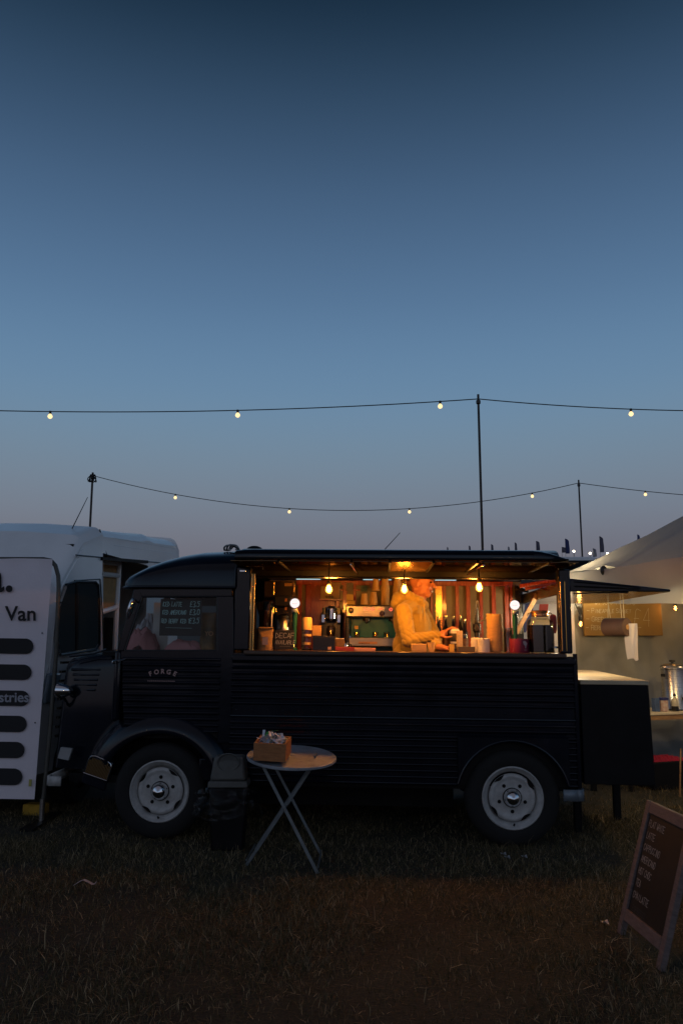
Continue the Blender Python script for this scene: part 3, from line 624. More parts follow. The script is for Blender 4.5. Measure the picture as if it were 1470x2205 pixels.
# pillars and header
zH0, zH1, yH = LZ(1246, .35), LZ(1237, .35), .35
ZU = LZ(1208, -.42)                  # underside of the raised flap
MB().box(xB0, xO0, .0, .10, ZC, ZU-.01).build('pillar', navy, van, bev=.01); MB().box(xO1, xE-.012, .0, .09, ZC, ZU-.01).build('pillar', navy, van, bev=.01)
MB().box(xO1, xE-.012, VW-.08, VW, ZC-.3, ZU).build('pillar', navy, van, bev=.01)
for px in (541, 546): MB().cyl((LX(px), -.008, ZC), (LX(px), -.008, LZ(1238)), .005, .005, 8).build('guide_rod', brass, van)
for px, y in ((1208, -.004), (1217, -.006), (1213, .02)): MB().cyl((LX(px), y, ZC+.02), (LX(px), y, LZ(1250)), .004, .004, 8).build('guide_rod', brass, van)
MB().box(xB0+.02, xE-.02, yH, yH+.05, zH0, ZU+.05).build('header', blackp, van, bev=.004)
MB().cyl((xO0, yH-.004, zH0+.004), (xO1, yH-.004, zH0+.004), .006, .006, 8).build('header_rail', steeldark, van)
# roof of the body
def roofsec(x0, x1, h, nm, m_, y0=.30):
    k = MB(); ys_ = np.linspace(0, 1, 15)
    def f(u, v):
        a = v*math.pi; yy = y0+(VW-y0)*(1-math.cos(a))/2; zz = h-.16+.16*math.sin(a)**.45
        return (x0+(x1-x0)*u, yy, zz)
    k.grid(8, 18, f); return k.build(nm, m_, van, ang=50, solid=.012)
zR = LZ(1180, .9)
zR0 = LZ(1181, -.42)
roofsec(xB0, xE-.01, zR-.035, 'roof', navy, .33)
MB().box(xB0, xE-.05, yH+.05, VW-.04, ZU+.05, ZU+.06).build('ceiling', mat('ceiling_board', (.10, .055, .03), .4, var=.2), van)
# raised flap: thick panel with a rounded outer edge, its underside polished
yA, yB = -.42, .35; xFa, xFb = LX(506, yA, 1190), LX(1222, yA, 1195)
fl = MB(); N = 40
for i in range(N+1):
    x = xFa+(xFb-xFa)*i/N; e = max(0, (i/N-.90)/.10); hh = (zR0-ZU)*(1-.72*e**1.8); e2_ = max(0, (.03-i/N)/.03); hh *= 1-.12*e2_
    fl.v += [(x, yB, ZU+.004), (x, yA+.02, ZU+.004), (x, yA, ZU+.012), (x, yA-.004, ZU+hh*.45), (x, yA+.012, ZU+hh*.78), (x, yA+.05, ZU+hh*.95), (x, yA+.12, ZU+hh), (x, yB, ZU+hh+.01)]
for i in range(N):
    for j in range(1, 7): fl.f.append((i*8+j, (i+1)*8+j, (i+1)*8+j+1, i*8+j+1))
fl.f += [tuple(range(8)), tuple(N*8+j for j in reversed(range(8)))]
flap = fl.build('hatch_flap', navy, van, ang=50)
for q in (.0, .012, .026): pass
MB().tube([(x, yA-.006, ZU+.014) for x in np.linspace(xFa, xFb, 12)], .007, 8).build('rim_trim', blackp, flap)
MB().tube([(xFa+(xFb-xFa)*i/20, yA-.002, ZU+(zR0-ZU)*.62) for i in range(19)], .004, 6).build('rim_bead', navy, flap)
gl_under = sheenmat('lacquered_underside', (.006, .004, .003), (.55, .38, .22), .22, .06)
bounds = [LX(p, -.05, 1225) for p in (512, 612, 760, 838, 926, 1015, 1160, 1222)]
for i, (a, b) in enumerate(zip(bounds, bounds[1:])):
    MB().box(a+.008, b-.008, yA+.03, yB-.005, ZU-.004, ZU+.003).build('soffit_panel', sheenmat('brushed_soffit', (.05, .03, .015), (.7, .45, .2), .45, .22) if i == 3 else gl_under, flap, bev=.002)
for b in bounds[1:-1]: MB().box(b-.007, b+.007, yA+.02, yB-.005, ZU-.012, ZU+.003).build('soffit_batten', blackp, flap)
for px, px2 in ((1005, 1040), (770, 755)):
    MB().cyl((LX(px, .3, 1236), .3, ZU-.03), (LX(px2, -.3, 1214), -.32, ZU-.012), .008, .008, 8).build('gas_strut', chrome, flap)
MB().tube([(LX(524), -.02, LZ(1208)), (LX(546), -.02, LZ(1208)), (LX(546), -.02, LZ(1219)), (LX(528), -.02, LZ(1219)), (LX(528), -.02, LZ(1221)), (LX(563), -.02, LZ(1222)), (LX(564), -.02, LZ(1229))], .004, 6).build('hatch_stay', steel, van)
MB().box(LX(514), LX(527), -.03, .0, LZ(1235), LZ(1230)).build('latch', chrome, van, bev=.003)
# ------------------------------------------------------------------ cab
zG = LZ(1268)                         # gutter
rp = [(296, 1256), (300, 1246), (310, 1236), (328, 1224), (350, 1212), (378, 1201), (412, 1191), (450, 1185), (504, 1181)]
cb = MB(); secs = []
for i, (px, py) in enumerate(rp):
    x, z = L(px, py, .45); inx = .16*max(0, 1-i/4.5)**1.6
    if i == 8: x = xB0+.01
    h = max(.01, z-zG); sec = []
    for t in np.linspace(0, 1, 22):
        a = t*math.pi; yy = inx+(VW-2*inx)*(.5-.5*math.copysign(abs(math.cos(a))**.72, math.cos(a))); zz = zG+h*math.sin(a)**.55 if 0 < t < 1 else zG
        sec.append((x-.02*math.sin(a) if i < 3 else x, yy, zz))
    secs.append(sec)
for s in secs: cb.v += s
for i in range(len(secs)-1):
    for j in range(21): cb.f.append((i*22+j, i*22+j+1, (i+1)*22+j+1, (i+1)*22+j))
cb.f.append(tuple(range(21, -1, -1)))
cab_roof = cb.build('cab_roof', navy, van, ang=60)
MB().tube([(s[0][0]-.004, s[0][1]-.012, zG) for s in secs]+[(xB0, -.012, zG)], .011, 8).build('gutter', navy, van)
MB().tube([(xB0, -.01+.02*0, zG)]+[(xB0+.005, yy, zz) for yy, zz in [(s[1]-.006, s[2]+.006) for s in secs[-1]][:12]], .012, 8).build('roof_seam', navy, van)
k = MB(); (hx, hz_) = L(497, 1180, .35)
for q in range(4): k.tube([(hx+.05*math.cos(a)*(1-.1*q)+.01*q, .35+.04*math.sin(a*2+q), hz_-.015+.035*max(0, math.sin(a))) for a in np.linspace(-.4, 3.5, 12)], .008, 6)
k.build('roof_strap', mat('clear_strap', (.22, .24, .25), .35), van)
(hx, hz_) = L(548, 1179, .9); MB().ell((hx, .9, hz_-.03), (.075, .07, .045), 16, 8).build('roof_vent', blackp, van)
(ax, az), (bx, bz) = L(829, 1182, .9), L(861, 1147, .9); MB().tube([(ax, .9, az-.05), (ax, .9, az), (bx, .9, bz)], [.006, .004, .0025], 6).build('aerial', blackplastic, van)
# cab side: strips round the window, door below
xw0, xw1, zw0, zw1 = LX(284, 0, 1345), LX(468), LZ(1401), LZ(1284)
def LP(pts, yl=0): return [L(px, py, yl) for px, py in pts]
MB().prism(LP([(300, 1268), (500, 1268), (500, 1284), (304, 1284)]), .0, .03).build('cab_side', navy, van, bev=.004)
MB().prism(LP([(468, 1284), (503, 1284), (503, 1600), (468, 1600)]), .0, .03).build('cab_side', navy, van, bev=.004)
MB().prism(LP([(288, 1268), (304, 1268), (306, 1284), (267, 1402), (252, 1402)]), .006, .05).build('windscreen_pillar', navy, van, bev=.006)
door = MB(); corr(door, lambda z: L(262, 1383+(1.5-z)*300)[0]-.0+.06*max(0, (1.0-z)), LX(478), LZ(1585), LZ(1416))
door.prism(LP([(262, 1402), (479, 1402), (479, 1418), (261, 1418)]), -.004, .03)
dr = door.build('cab_door', navy, van, ang=60)
MB().prism(LP([(262, 1402), (478, 1402), (478, 1590), (285, 1590)]), .014, .03).build('door_lining', blackp, dr)
MB().prism(LP([(307, 1286), (466, 1286), (467, 1290), (467, 1397), (463, 1400), (272, 1400), (271, 1396)]), .012, .016).build('door_window', winglass, dr)
for a, b in (((307, 1285), (467, 1285)), ((467, 1285), (467, 1401)), ((467, 1401), (269, 1401)), ((269, 1401), (307, 1285)), ((380, 1285), (380, 1400))):
    if a[0] == 380: continue
    (ax, az), (bx, bz) = L(*a), L(*b); MB().cyl((ax, .008, az), (bx, .008, bz), .007, .007, 8).build('window_frame', blackplastic, dr)
(ax, az) = L(246, 1424, -.03); (bx, bz) = L(271, 1420, -.04)
MB().tube([(ax-.012, -.01, az-.012), (ax, -.03, az), (ax+.02, -.04, az+.006), (bx-.02, -.045, bz-.004), (bx, -.042, bz+.004)], [.008, .009, .006, .005, .004], 8).build('door_handle', chrome, dr)
MB().ell((ax-.004, -.02, az-.006), (.016, .012, .014), 10, 7).build('lock', chrome, dr)
# painted name on the door, in an arc
pink = mat('faded_pink_paint', (.42, .27, .25), .6)
for i, ch in enumerate('FORGE'):
    px = 326+i*12.2; py = 1454-7*math.cos((i-2)/2*1.25)+3; a = R(-20*(i-2)/2*-1)
    x, z = L(px, py, -.012); printed('lettering', ch, .044, pink, dr, (x, -.0135, z), .0016, Matrix.Rotation(R(-13*(2-i))*1.0, 4, 'Y'), 'CENTER')
x, z = L(318, 1467, -.012); k = MB()
for i in range(15): k.box(x+i*.0135, x+i*.0135+.008, -.0135, -.0125, z, z+.006)
k.build('painted_line', pink, dr)
# mirror
(ax, az), (bx, bz) = L(278, 1318, -.10), L(287, 1290, -.10)
MB().ell((0, 0, 0), (.022, .05, .078), 14, 9, Matrix.Translation(((ax+bx)/2, -.10, (az+bz)/2-.02)) @ Matrix.Rotation(R(14), 4, 'Y')).build('mirror', chrome, van)
MB().tube([((ax+bx)/2+.02, .0, bz-.02), ((ax+bx)/2+.01, -.06, bz), ((ax+bx)/2, -.1, bz)], .006, 6).build('mirror_arm', blackplastic, van)
# windscreen and far cab side
(wx0, wz0), (wx1, wz1) = L(296, 1268, .1), L(258, 1402, .1)
for y0, y1 in ((.08, VW/2-.03), (VW/2+.03, VW-.08)):
    MB().add([(wx1, y0, wz1), (wx1, y1, wz1), (wx0, y1, wz0), (wx0, y0, wz0)], [(0, 1, 2, 3)]).build('windscreen', winglass, van)
MB().cyl((wx1, VW/2, wz1), (wx0, VW/2, wz0), .03, .03, 8).build('windscreen_bar', navy, van)
MB().box(wx1, xB0, VW-.04, VW-.01, zF, LZ(1395)).build('far_door', navy, van); MB().box(wx0, xB0, VW-.05, VW-.01, LZ(1284), zG).build('far_cab_side', navy, van)
MB().box(LX(475), LX(500), VW-.05, VW-.01, LZ(1395), LZ(1284)).build('far_pillar', navy, van)
# cab seats and bulkhead
MB().box(xB0-.03, xB0, .05, 1.1, zF, LZ(1290)).build('bulkhead', blackp, van)
# bonnet: lofted snub nose
nb = MB(); secs = []; z14 = LZ(1404, .35)
for px, pyt, ins, pyb in ((262, 1400, .24, 1690), (215, 1405, .27, 1690), (180, 1410, .30, 1690), (152, 1415, .33, 1690), (141, 1421, .37, 1690), (136, 1432, .42, 1690)):
    x, zt = L(px, pyt, .35); xb = L(px, 1560, .35)[0]; sl = (136-px)*0
    s = []
    for y, z in ((ins, .42), (ins, .8), (ins, zt-.12), (ins+.02, zt-.05), (ins+.07, zt-.012), (ins+.16, zt), (VW/2, zt+.03)): s.append((x-.10*max(0, (zt-.1-z))*(1 if px < 170 else .3 if px < 200 else 0)*.5, y, z))
    s += [(a, VW-b, c) for a, b, c in reversed(s[:-1])]; secs.append(s)
K = len(secs[0])
for s in secs: nb.v += s
for i in range(len(secs)-1):
    for j in range(K-1): nb.f.append((i*K+j, i*K+j+1, (i+1)*K+j+1, (i+1)*K+j))
nb.f.append(tuple((len(secs)-1)*K+j for j in range(K)))
bonnet = nb.build('bonnet', navy, van, ang=40)
for i, py in enumerate((1442, 1453, 1464, 1475, 1486)):
    (ax, az), (bx, bz) = L(150+i*3, py, .27), L(216-i*3, py, .25)
    MB().tube([(ax, .315, az), ((ax+bx)/2, .295, az), (bx, .268, bz)], .010, 8).build('louvre', navy, bonnet)
MB().tube([L(150, 1414, .30)[:1]+(.30, L(150, 1414, .30)[1]), L(205, 1407, .28)[:1]+(.27, L(205, 1407, .28)[1]), L(232, 1398, .24)[:1]+(.22, L(232, 1398, .24)[1])], .008, 8).build('bonnet_edge', navy, bonnet)
for i in range(9):
    z = .62+i*.07; x = secs[-1][0][0]-.02-.05*(z < 1.2)*(1.2-z)*.2
    MB().box(x-.03, x-.01, .50, VW-.5, z, z+.018).build('grille_bar', steeldark, van)
# fenders
wxF, wzF = L(347, 1704, .03); wxR, wzR = L(1101, 1724, .03); RT = .325
wzF = RT+.002; wzR = RT+.002
ff = MB()
def fen(u, v):
    a = -.12+u*(math.pi+.10); pr_ = [(.395, -.045), (.41, -.055), (.44, -.05), (.50, -.01), (.56, .07), (.60, .20), (.61, .34)]
    t = v*(len(pr_)-1); i = min(int(t), len(pr_)-2); q = t-i; r, y = pr_[i][0]*(1-q)+pr_[i+1][0]*q, pr_[i][1]*(1-q)+pr_[i+1][1]*q
    if a > 1.57: y += .10*((a-1.57)/1.57)**2
    return (wxF+r*math.cos(a)*(1.0 if a < 1.57 else 1.06), y, max(.36, wzF+r*math.sin(a)))
ff.grid(36, 12, fen); ff.build('front_fender', navy, van, ang=60, solid=.01)
MB().prism(LP([(265, 1560), (285, 1585), (440, 1590), (470, 1640), (476, 1690), (503, 1700), (503, 1560)], 0), .02, .05).build('sill', navy, van)
MB().box(LX(440), xB0, .0, .06, zF, LZ(1640)).build('step', navy, van, bev=.01)
# chrome-framed ribbed vent and the small lamps on the nose side
vm_ = frame((*[L(181, 1663, .02)[0]], .02, L(181, 1663, .02)[1]), (1, -.10, -.30), (.25, -.05, 1))
vent = MB().box(0, .19, .0, .02, -.075, .13, vm_).build('side_vent', navy, van, bev=.012)
MB().tube([vm_ @ Vector(p) for p in ((0, -.006, 0), (.008, -.006, .10), (.022, -.006, .125), (.05, -.006, .134), (.14, -.006, .130), (.175, -.006, .118), (.186, -.006, .10), (.185, -.006, 0))], .005, 8, closed=True).build('vent_frame', chrome, vent)
for i in range(16): MB().cyl((.014+i*.0108, -.004, .006), (.014+i*.0108, -.004, .118 if 1 < i < 14 else .10), .0042, .0042, 6, m=vm_).build('vent_slat', mat('amber_slat', (.16, .09, .03), .4, .3), vent)
MB().prism(LP([(131, 1609), (156, 1612), (148, 1638), (124, 1633)], .2), .2, .23).build('nose_plate', mat('plate_grey', (.30, .31, .32), .5, var=.2), van, bev=.004)
fb = [L(104, 1672, .15), L(136, 1672, .15)]
zq = .5*(L(120, 1672, .12)[1]+L(120, 1692, .12)[1]); k = MB(); q = [(fb[1][0]+.0, .12), (fb[0][0]+.03, .12), (fb[0][0]+.008, .14), (fb[0][0], .2), (fb[0][0]-.02, VW/2), (fb[0][0], VW-.2)]
for i in range(len(q)-1): k.add([(q[i][0], q[i][1], zq-.033), (q[i+1][0], q[i+1][1], zq-.033), (q[i+1][0], q[i+1][1], zq+.033), (q[i][0], q[i][1], zq+.033)], [(0, 1, 2, 3)])
k.build('front_bumper', rimw, van, ang=50, solid=.02)
MB().box(fb[1][0]-.01, LX(230), .30, .36, zq-.03, zq+.03).build('bumper_bracket', blackp, van)
MB().box(LX(250), LX(266), .0, .30, .8, LZ(1408)).build('cowl', navy, van, bev=.02)
MB().box(LX(470), LX(985), .5, 1.5, .16, zF-.032).build('underbody', blackp, van); MB().box(LX(200), xE-.05, VW-.10, VW-.06, .06, zF-.032).build('far_light_block', blackp, van)  # far-side sheet added to block light and keep the gap under the van dark
(hx, hz_) = L(124, 1487, .26); hm = Matrix.Translation((hx, .26, hz_)) @ Matrix.Rotation(R(90), 4, 'Y')
hl = MB().lathe([(.052, .0), (.056, .004), (.056, .012), (.054, .03), (.047, .062), (.034, .092), (.016, .114), (.002, .120)], 24, hm, True).build('headlamp', chrome, van)
MB().lathe([(.001, -.008), (.03, -.006), (.05, .0)], 20, hm).build('lens', mat('lamp_lens2', (.5, .55, .6), .1), hl)
MB().tube([(hx+.05, .26, hz_-.05), (hx+.07, .30, hz_-.10), (hx+.10, .36, hz_-.14)], .012, 8).build('headlamp_stalk', navy, van)
# rear fender plate with arch
pts = [(xfa, zF+.02), (xfa, zfen-.03), (xfa+.03, zfen), (xfb-.03, zfen), (xfb, zfen-.03), (xfb, zF+.02)]
arc = [(wxR+.385*math.cos(a), max(zF+.02, wzR+.385*math.sin(a))) for a in np.linspace(.25, math.pi-.25, 20)]
rfm = MB(); n = len(arc)
outer = []
for x, z in arc:
    t = (x-xfa)/(xfb-xfa); outer.append((x, zfen-.002))
for i in range(n-1): rfm.add([(arc[i][0], -.05, arc[i][1]), (outer[i][0], -.05, outer[i][1]), (outer[i+1][0], -.05, outer[i+1][1]), (arc[i+1][0], -.05, arc[i+1][1])], [(3, 2, 1, 0)])
rfm.box(arc[0][0]-.0, xfb, -.05, -.01, zF+.02, zfen-.002); rfm.box(xfa, arc[-1][0], -.05, -.01, zF+.02, zfen-.002)
rf = rfm.build('rear_fender', navy, van, ang=30)
MB().add([(xfa, -.052, zfen-.004), (xfb, -.052, zfen-.004), (xfb-.01, -.02, zfen+.016), (xfa+.01, -.02, zfen+.016), (xfb-.02, .0, zfen+.02), (xfa+.02, .0, zfen+.02)], [(0, 1, 2, 3), (3, 2, 4, 5)]).build('fender_cap', navy, rf, ang=60)
MB().tube([(x, -.052, z) for x, z in arc], .009, 8).build('arch_lip', navy, rf)
# wheels
def wheel(x, y, z, face=-1):
    w = thing('wheel', None, None, (x, y, z)); w.parent = van
    if face > 0: w.rotation_euler = (0, 0, R(180))
    mm = Matrix.Rotation(R(90), 4, 'X')            # lathe z -> -y (towards the camera)
    MB().lathe([(.20, -.07), (.24, -.075), (.29, -.07), (.315, -.052), (RT, -.03), (RT, .03), (.315, .052), (.29, .07), (.228, .072), (.210, .062)], 44, mm).build('tyre', rubber, w)
    MB().lathe([(.226, .058), (.220, .070), (.215, .073), (.210, .068), (.203, .060), (.197, .050), (.191, .046), (.187, .040), (.176, .018), (.166, .006), (.166, -.03)], 44, mm).build('rim', rimw, w)
    MB().lathe([(.169, .030), (.160, .040), (.150, .043), (.140, .040), (.130, .034), (.120, .032), (.075, .034), (.06, .036), (.02, .036)], 44, mm).build('disc', rimw, w)
    for i in range(5):
        a = R(90+72*i+(0 if x < 0 else 36)); c = Vector((.098*math.cos(a), -.033, .098*math.sin(a)))
        MB().cyl(c, c+Vector((0, -.0025, 0)), .0135, .0135, 12).build('bolt_hole', blackp, w)
    for i in range(4):
        a0 = R(45+90*i+(10 if x < 0 else -10)); k = MB()
        ps = [(a0+t) for t in np.linspace(-.27, .27, 8)]
        vs_ = [(.1695*math.cos(a), -.0445, .1695*math.sin(a)) for a in ps]+[((.1695-.022*(1-((a-a0)/.27)**2))*math.cos(a), -.0445, (.1695-.022*(1-((a-a0)/.27)**2))*math.sin(a)) for a in reversed(ps)]
        k.add(vs_, [tuple(range(len(vs_)))]).build('vent_slot', blackp, w, ang=0)
    MB().lathe([(.066, .034), (.064, .05), (.058, .072), (.046, .092), (.03, .104), (.014, .109), (.010, .112), (.001, .113)], 32, mm).build('hub_cap', chrome, w)
    MB().lathe([(.068, .034), (.070, .040), (.066, .044)], 28, mm).build('hub_ring', blackp, w)
    c = Vector((.004, -.066, -.186)); MB().cyl(c, c+Vector((0, -.02, .012)), .008, .006, 8).build('valve', blackp, w)
    for ch in kids(w):
        if not ch.name.startswith('tyre'): ch.scale = (.945, 1, .945)
    return w
wheel(wxF, .045, wzF); wheel(wxR, .045, wzR); wheel(wxF, VW-.045, wzF, 1); wheel(wxR, VW-.045, wzR, 1)
MB().cyl((wxF, .1, wzF), (wxF, VW-.1, wzF), .04, .04, 10).build('axle', blackp, van); MB().cyl((wxR, .1, wzR), (wxR, VW-.1, wzR), .04, .04, 10).build('axle', blackp, van)
MB().box(wxF-.5, wxF+.5, .30, .34, .42, .9).build('wheel_well', blackp, van); MB().box(wxR-.45, wxR+.45, .25, .29, .42, .9).build('wheel_well', blackp, van)
# rear bumper
(ax, az), (bx, bz) = L(1212, 1703, -.03), L(1258, 1712, -.03); zb = .5*(L(1230, 1702, -.03)[1]+L(1230, 1724, -.03)[1])
k = MB(); q = [(ax, -.03), (bx-.05, -.03), (bx-.012, -.018), (bx, .03), (bx, VW-.03)]; hb = .037
for i in range(len(q)-1): k.add([(q[i][0], q[i][1], zb-hb), (q[i+1][0], q[i+1][1], zb-hb), (q[i+1][0], q[i+1][1], zb+hb), (q[i][0], q[i][1], zb+hb)], [(0, 1, 2, 3)])
k.build('rear_bumper', greyblue, van, ang=50, solid=.02)
MB().box(xE-.2, bx-.02, .3, .36, zb-.03, zb+.03).build('bumper_bracket', blackp, van); MB().box(xE-.2, bx-.02, 1.6, 1.66, zb-.03, zb+.03).build('bumper_bracket', blackp, van)
# tailgate lifted at the rear
zt0 = LZ(1262, .0, 1240); tl = LX(1440, .15, 1272)
tg = MB(); tg.add([(xE-.02, .0, zt0+.055), (tl, .12, zt0-.01), (tl, VW-.12, zt0-.01), (xE-.02, VW, zt0+.055), (xE-.02, .0, zt0-.04), (tl, .12, zt0-.028), (tl, VW-.12, zt0-.028), (xE-.02, VW, zt0-.04)],
       [(0, 1, 2, 3), (7, 6, 5, 4), (0, 4, 5, 1), (1, 5, 6, 2), (2, 6, 7, 3), (3, 7, 4, 0)])
tail_g = tg.build('tailgate', navy, van, bev=.008)
for f_ in (.25, .6): MB().tube([(xE+.02, -.006+.12*.03, zt0+.055*(1-f_)-.04*f_), (xE+.5, .066, zt0+.012*(1-f_)-.03*f_)], .005, 6).build('tailgate_rib', steeldark, tail_g)
MB().cyl((xE+.02, .06, zt0-.05), (xE+.42, .1, zt0-.035), .007, .007, 8).build('tailgate_bar', steel, tail_g)

# ================================================================== COUNTER AT THE REAR OF THE VAN
zk = L(1300, 1465, .0)[1]; xk = LX(1396, 0, 1465)
cn = thing('rear_counter', 'black boxed counter with a pale wooden top behind the van tail', 'counter', VM @ Vector((xE+.03, 0, 0)), VR); wk = xk-xE-.03
kx = .22
cm_ = Matrix.Shear('XY', 4, (0, 0)); 
ct = MB().add([(0, 0, zk-.03), (wk, 0, zk-.03), (wk+kx, 2.3, zk-.03), (0, 2.3, zk-.03), (0, 0, zk), (wk, 0, zk), (wk+kx, 2.3, zk), (0, 2.3, zk)], [(3, 2, 1, 0), (4, 5, 6, 7), (0, 1, 5, 4), (1, 2, 6, 5), (2, 3, 7, 6), (3, 0, 4, 7)])
ct.build('counter_top', mat('pale_planks', (.55, .44, .28), .5, var=.25, vscale=3, stretch=(1.5, 14, 14)), cn, bev=.004)
zk0 = L(1300, 1690, .0)[1]
MB().add([(0.004, .004, zk0), (wk+.012, .004, zk0), (wk+kx, 2.28, zk0), (0.004, 2.28, zk0), (.004, .004, zk-.031), (wk-.004, .004, zk-.031), (wk+kx-.02, 2.28, zk-.031), (.004, 2.28, zk-.031)], [(3, 2, 1, 0), (4, 5, 6, 7), (0, 1, 5, 4), (1, 2, 6, 5), (2, 3, 7, 6), (3, 0, 4, 7)]).build('front_panel', blackp, cn, bev=.004)
for x, y in ((.03, 1.9), (wk+kx-.08, 2.2), (.05, .5), (wk-.02, .9)): MB().box(x, x+.05, y, y+.05, -.02, zk0).build('leg', blackp, cn)
# work lamp under the tailgate
wl_ = thing('work_lamp', 'work lamp clamped under the lifted tailgate above the rear counter', 'lamp', VM @ Vector((xE+.185, 1.05, zt0-.06)), VR)
MB().lathe([(.015, .02), (.03, .0), (.042, -.03), (.044, -.04)], 16).build('shade', blackp, wl_); MB().ell((0, 0, -.04), (.024, .024, .024), 12, 8).build('bulb', emat('work_lamp_glow', (1, .86, .62), 60.0), wl_)
l = bpy.data.lights.new('work_lamp_light', 'POINT'); l.energy = 26; l.color = (1, .80, .50); l.shadow_soft_size = .04
lo = bpy.data.objects.new('work_lamp_light', l); COL.objects.link(lo); lo.parent = wl_; lo.location = (0, 0, -.09)
# small bottle standing at the end of the counter, glinting
v = thing('water_bottle', 'small clear bottle on the rear counter right behind the van corner', 'bottle', VM @ Vector((xE+.05, .25, zk)), VR)
MB().lathe([(.016, 0), (.018, .004), (.018, .06), (.008, .08), (.008, .092)], 12, None, True).build('bottle', glass, v); MB().lathe([(.0095, .085), (.0095, .105), (.001, .106)], 10).build('cap', paper, v)
# ================================================================== INSIDE THE VAN
ZB = ZC-.035; yW = 1.86
def VL(x, y, z): return VM @ Vector((x, y, z))
def item(name, label, cat, px, yl, z, group=None, rz=0):
    return thing(name, label, cat, VL(LX(px, yl, 1395), yl, z), (VM @ Matrix.Rotation(R(rz), 4, 'Z')).to_euler(), group)
def S(yl): return LX(1000, yl)-LX(999, yl)        # metres per photograph pixel at that depth
# back wall: varnished posts and rails round green panels (fixed to the van)
zw_t = LZ(1251, yW)
MB().box(xB0, xE-.03, yW+.02, yW+.035, ZB-.9, ZU+.04).build('back_lining', green, van)
posts = [(645, 8), (661, 7), (694, 52), (726, 8), (742, 9), (763, 6), (870, 10), (900, 8), (929, 6), (956, 9), (984, 8), (1008, 9), (1036, 7), (1063, 9), (1091, 9), (1101, 6)]
for px, w in posts:
    a, b = LX(px-w/2, yW), LX(px+w/2, yW); MB().box(a, b, yW-.012 if w < 20 else yW-.004, yW+.019, ZB, zw_t-.04).build('wall_post', redwood, van, bev=.003)
MB().box(LX(637, yW), LX(1105, yW), yW-.016, yW+.019, zw_t-.045, zw_t).build('wall_rail', redwood, van, bev=.003); MB().box(LX(690, yW), LX(775, yW), yW-.014, yW+.019, LZ(1273, yW), LZ(1270, yW)).build('wall_rail', redwood, van, bev=.003)
tubel = emat('strip_light_glow', (.62, .92, .95), 1.0)
for a, b in ((637, 689), (781, 817), (831, 842), (935, 982)):
    MB().cyl((LX(a, yW), yW-.03, LZ(1247.5, yW)), (LX(b, yW), yW-.03, LZ(1247.5, yW)), .011, .011, 10).build('strip_light', tubel, van)
MB().box(LX(938, yW), LX(951.5, yW), yW+.004, yW+.018, ZB, zw_t-.05).build('orange_glow_panel', mat('orange_reflection', (.75, .36, .12), .22, .9, var=.15, vscale=3), van)  # panel added to imitate the warm orange reflection on the wall beside the barista
MB().box(LX(664, yW), LX(668, yW), yW-.014, yW+.018, ZB, zw_t-.05).build('wall_post', redwood, van)
# back worktop with cabinet below
MB().box(LX(545, 1.2), xE-.45, 1.15, yW-.02, ZB-.03, ZB).build('back_worktop', steeldark, van, bev=.004); MB().box(LX(545, 1.2)+.02, xE-.48, 1.2, yW-.03, zF+.02, ZB-.031).build('back_cabinet', blackp, van)
MB().box(xO0-.02, xE-.03, .12, .46, zF+.02, ZC-.03).build('front_cabinet', blackp, van)
# dark tall unit at the cab end
MB().box(xB0+.01, LX(637, yW), 1.45, yW, ZB, ZU).build('tall_unit', mat('dark_unit', (.025, .017, .012), .35, var=.3), van, bev=.005)
for px, y0, y1, c in ((588, 1255, 1282, brass), (632, 1256, 1278, brass), (585, 1310, 1358, steel), (588.5, 1310, 1324, brass), (593.5, 1312, 1322, brass)):
    MB().cyl((LX(px, 1.0), 1.0, LZ(y1, 1.0)), (LX(px, 1.0), 1.0, LZ(y0, 1.0)), .006, .006, 8).build('rail_rod', c, van)
MB().prism([L(x, y, 1.44) for x, y in ((613, 1256), (629, 1256), (629, 1262), (613, 1262))], 1.435, 1.447).build('name_plate', mat('plate_card', (.5, .26, .08), .6, var=.4, vscale=60), van)

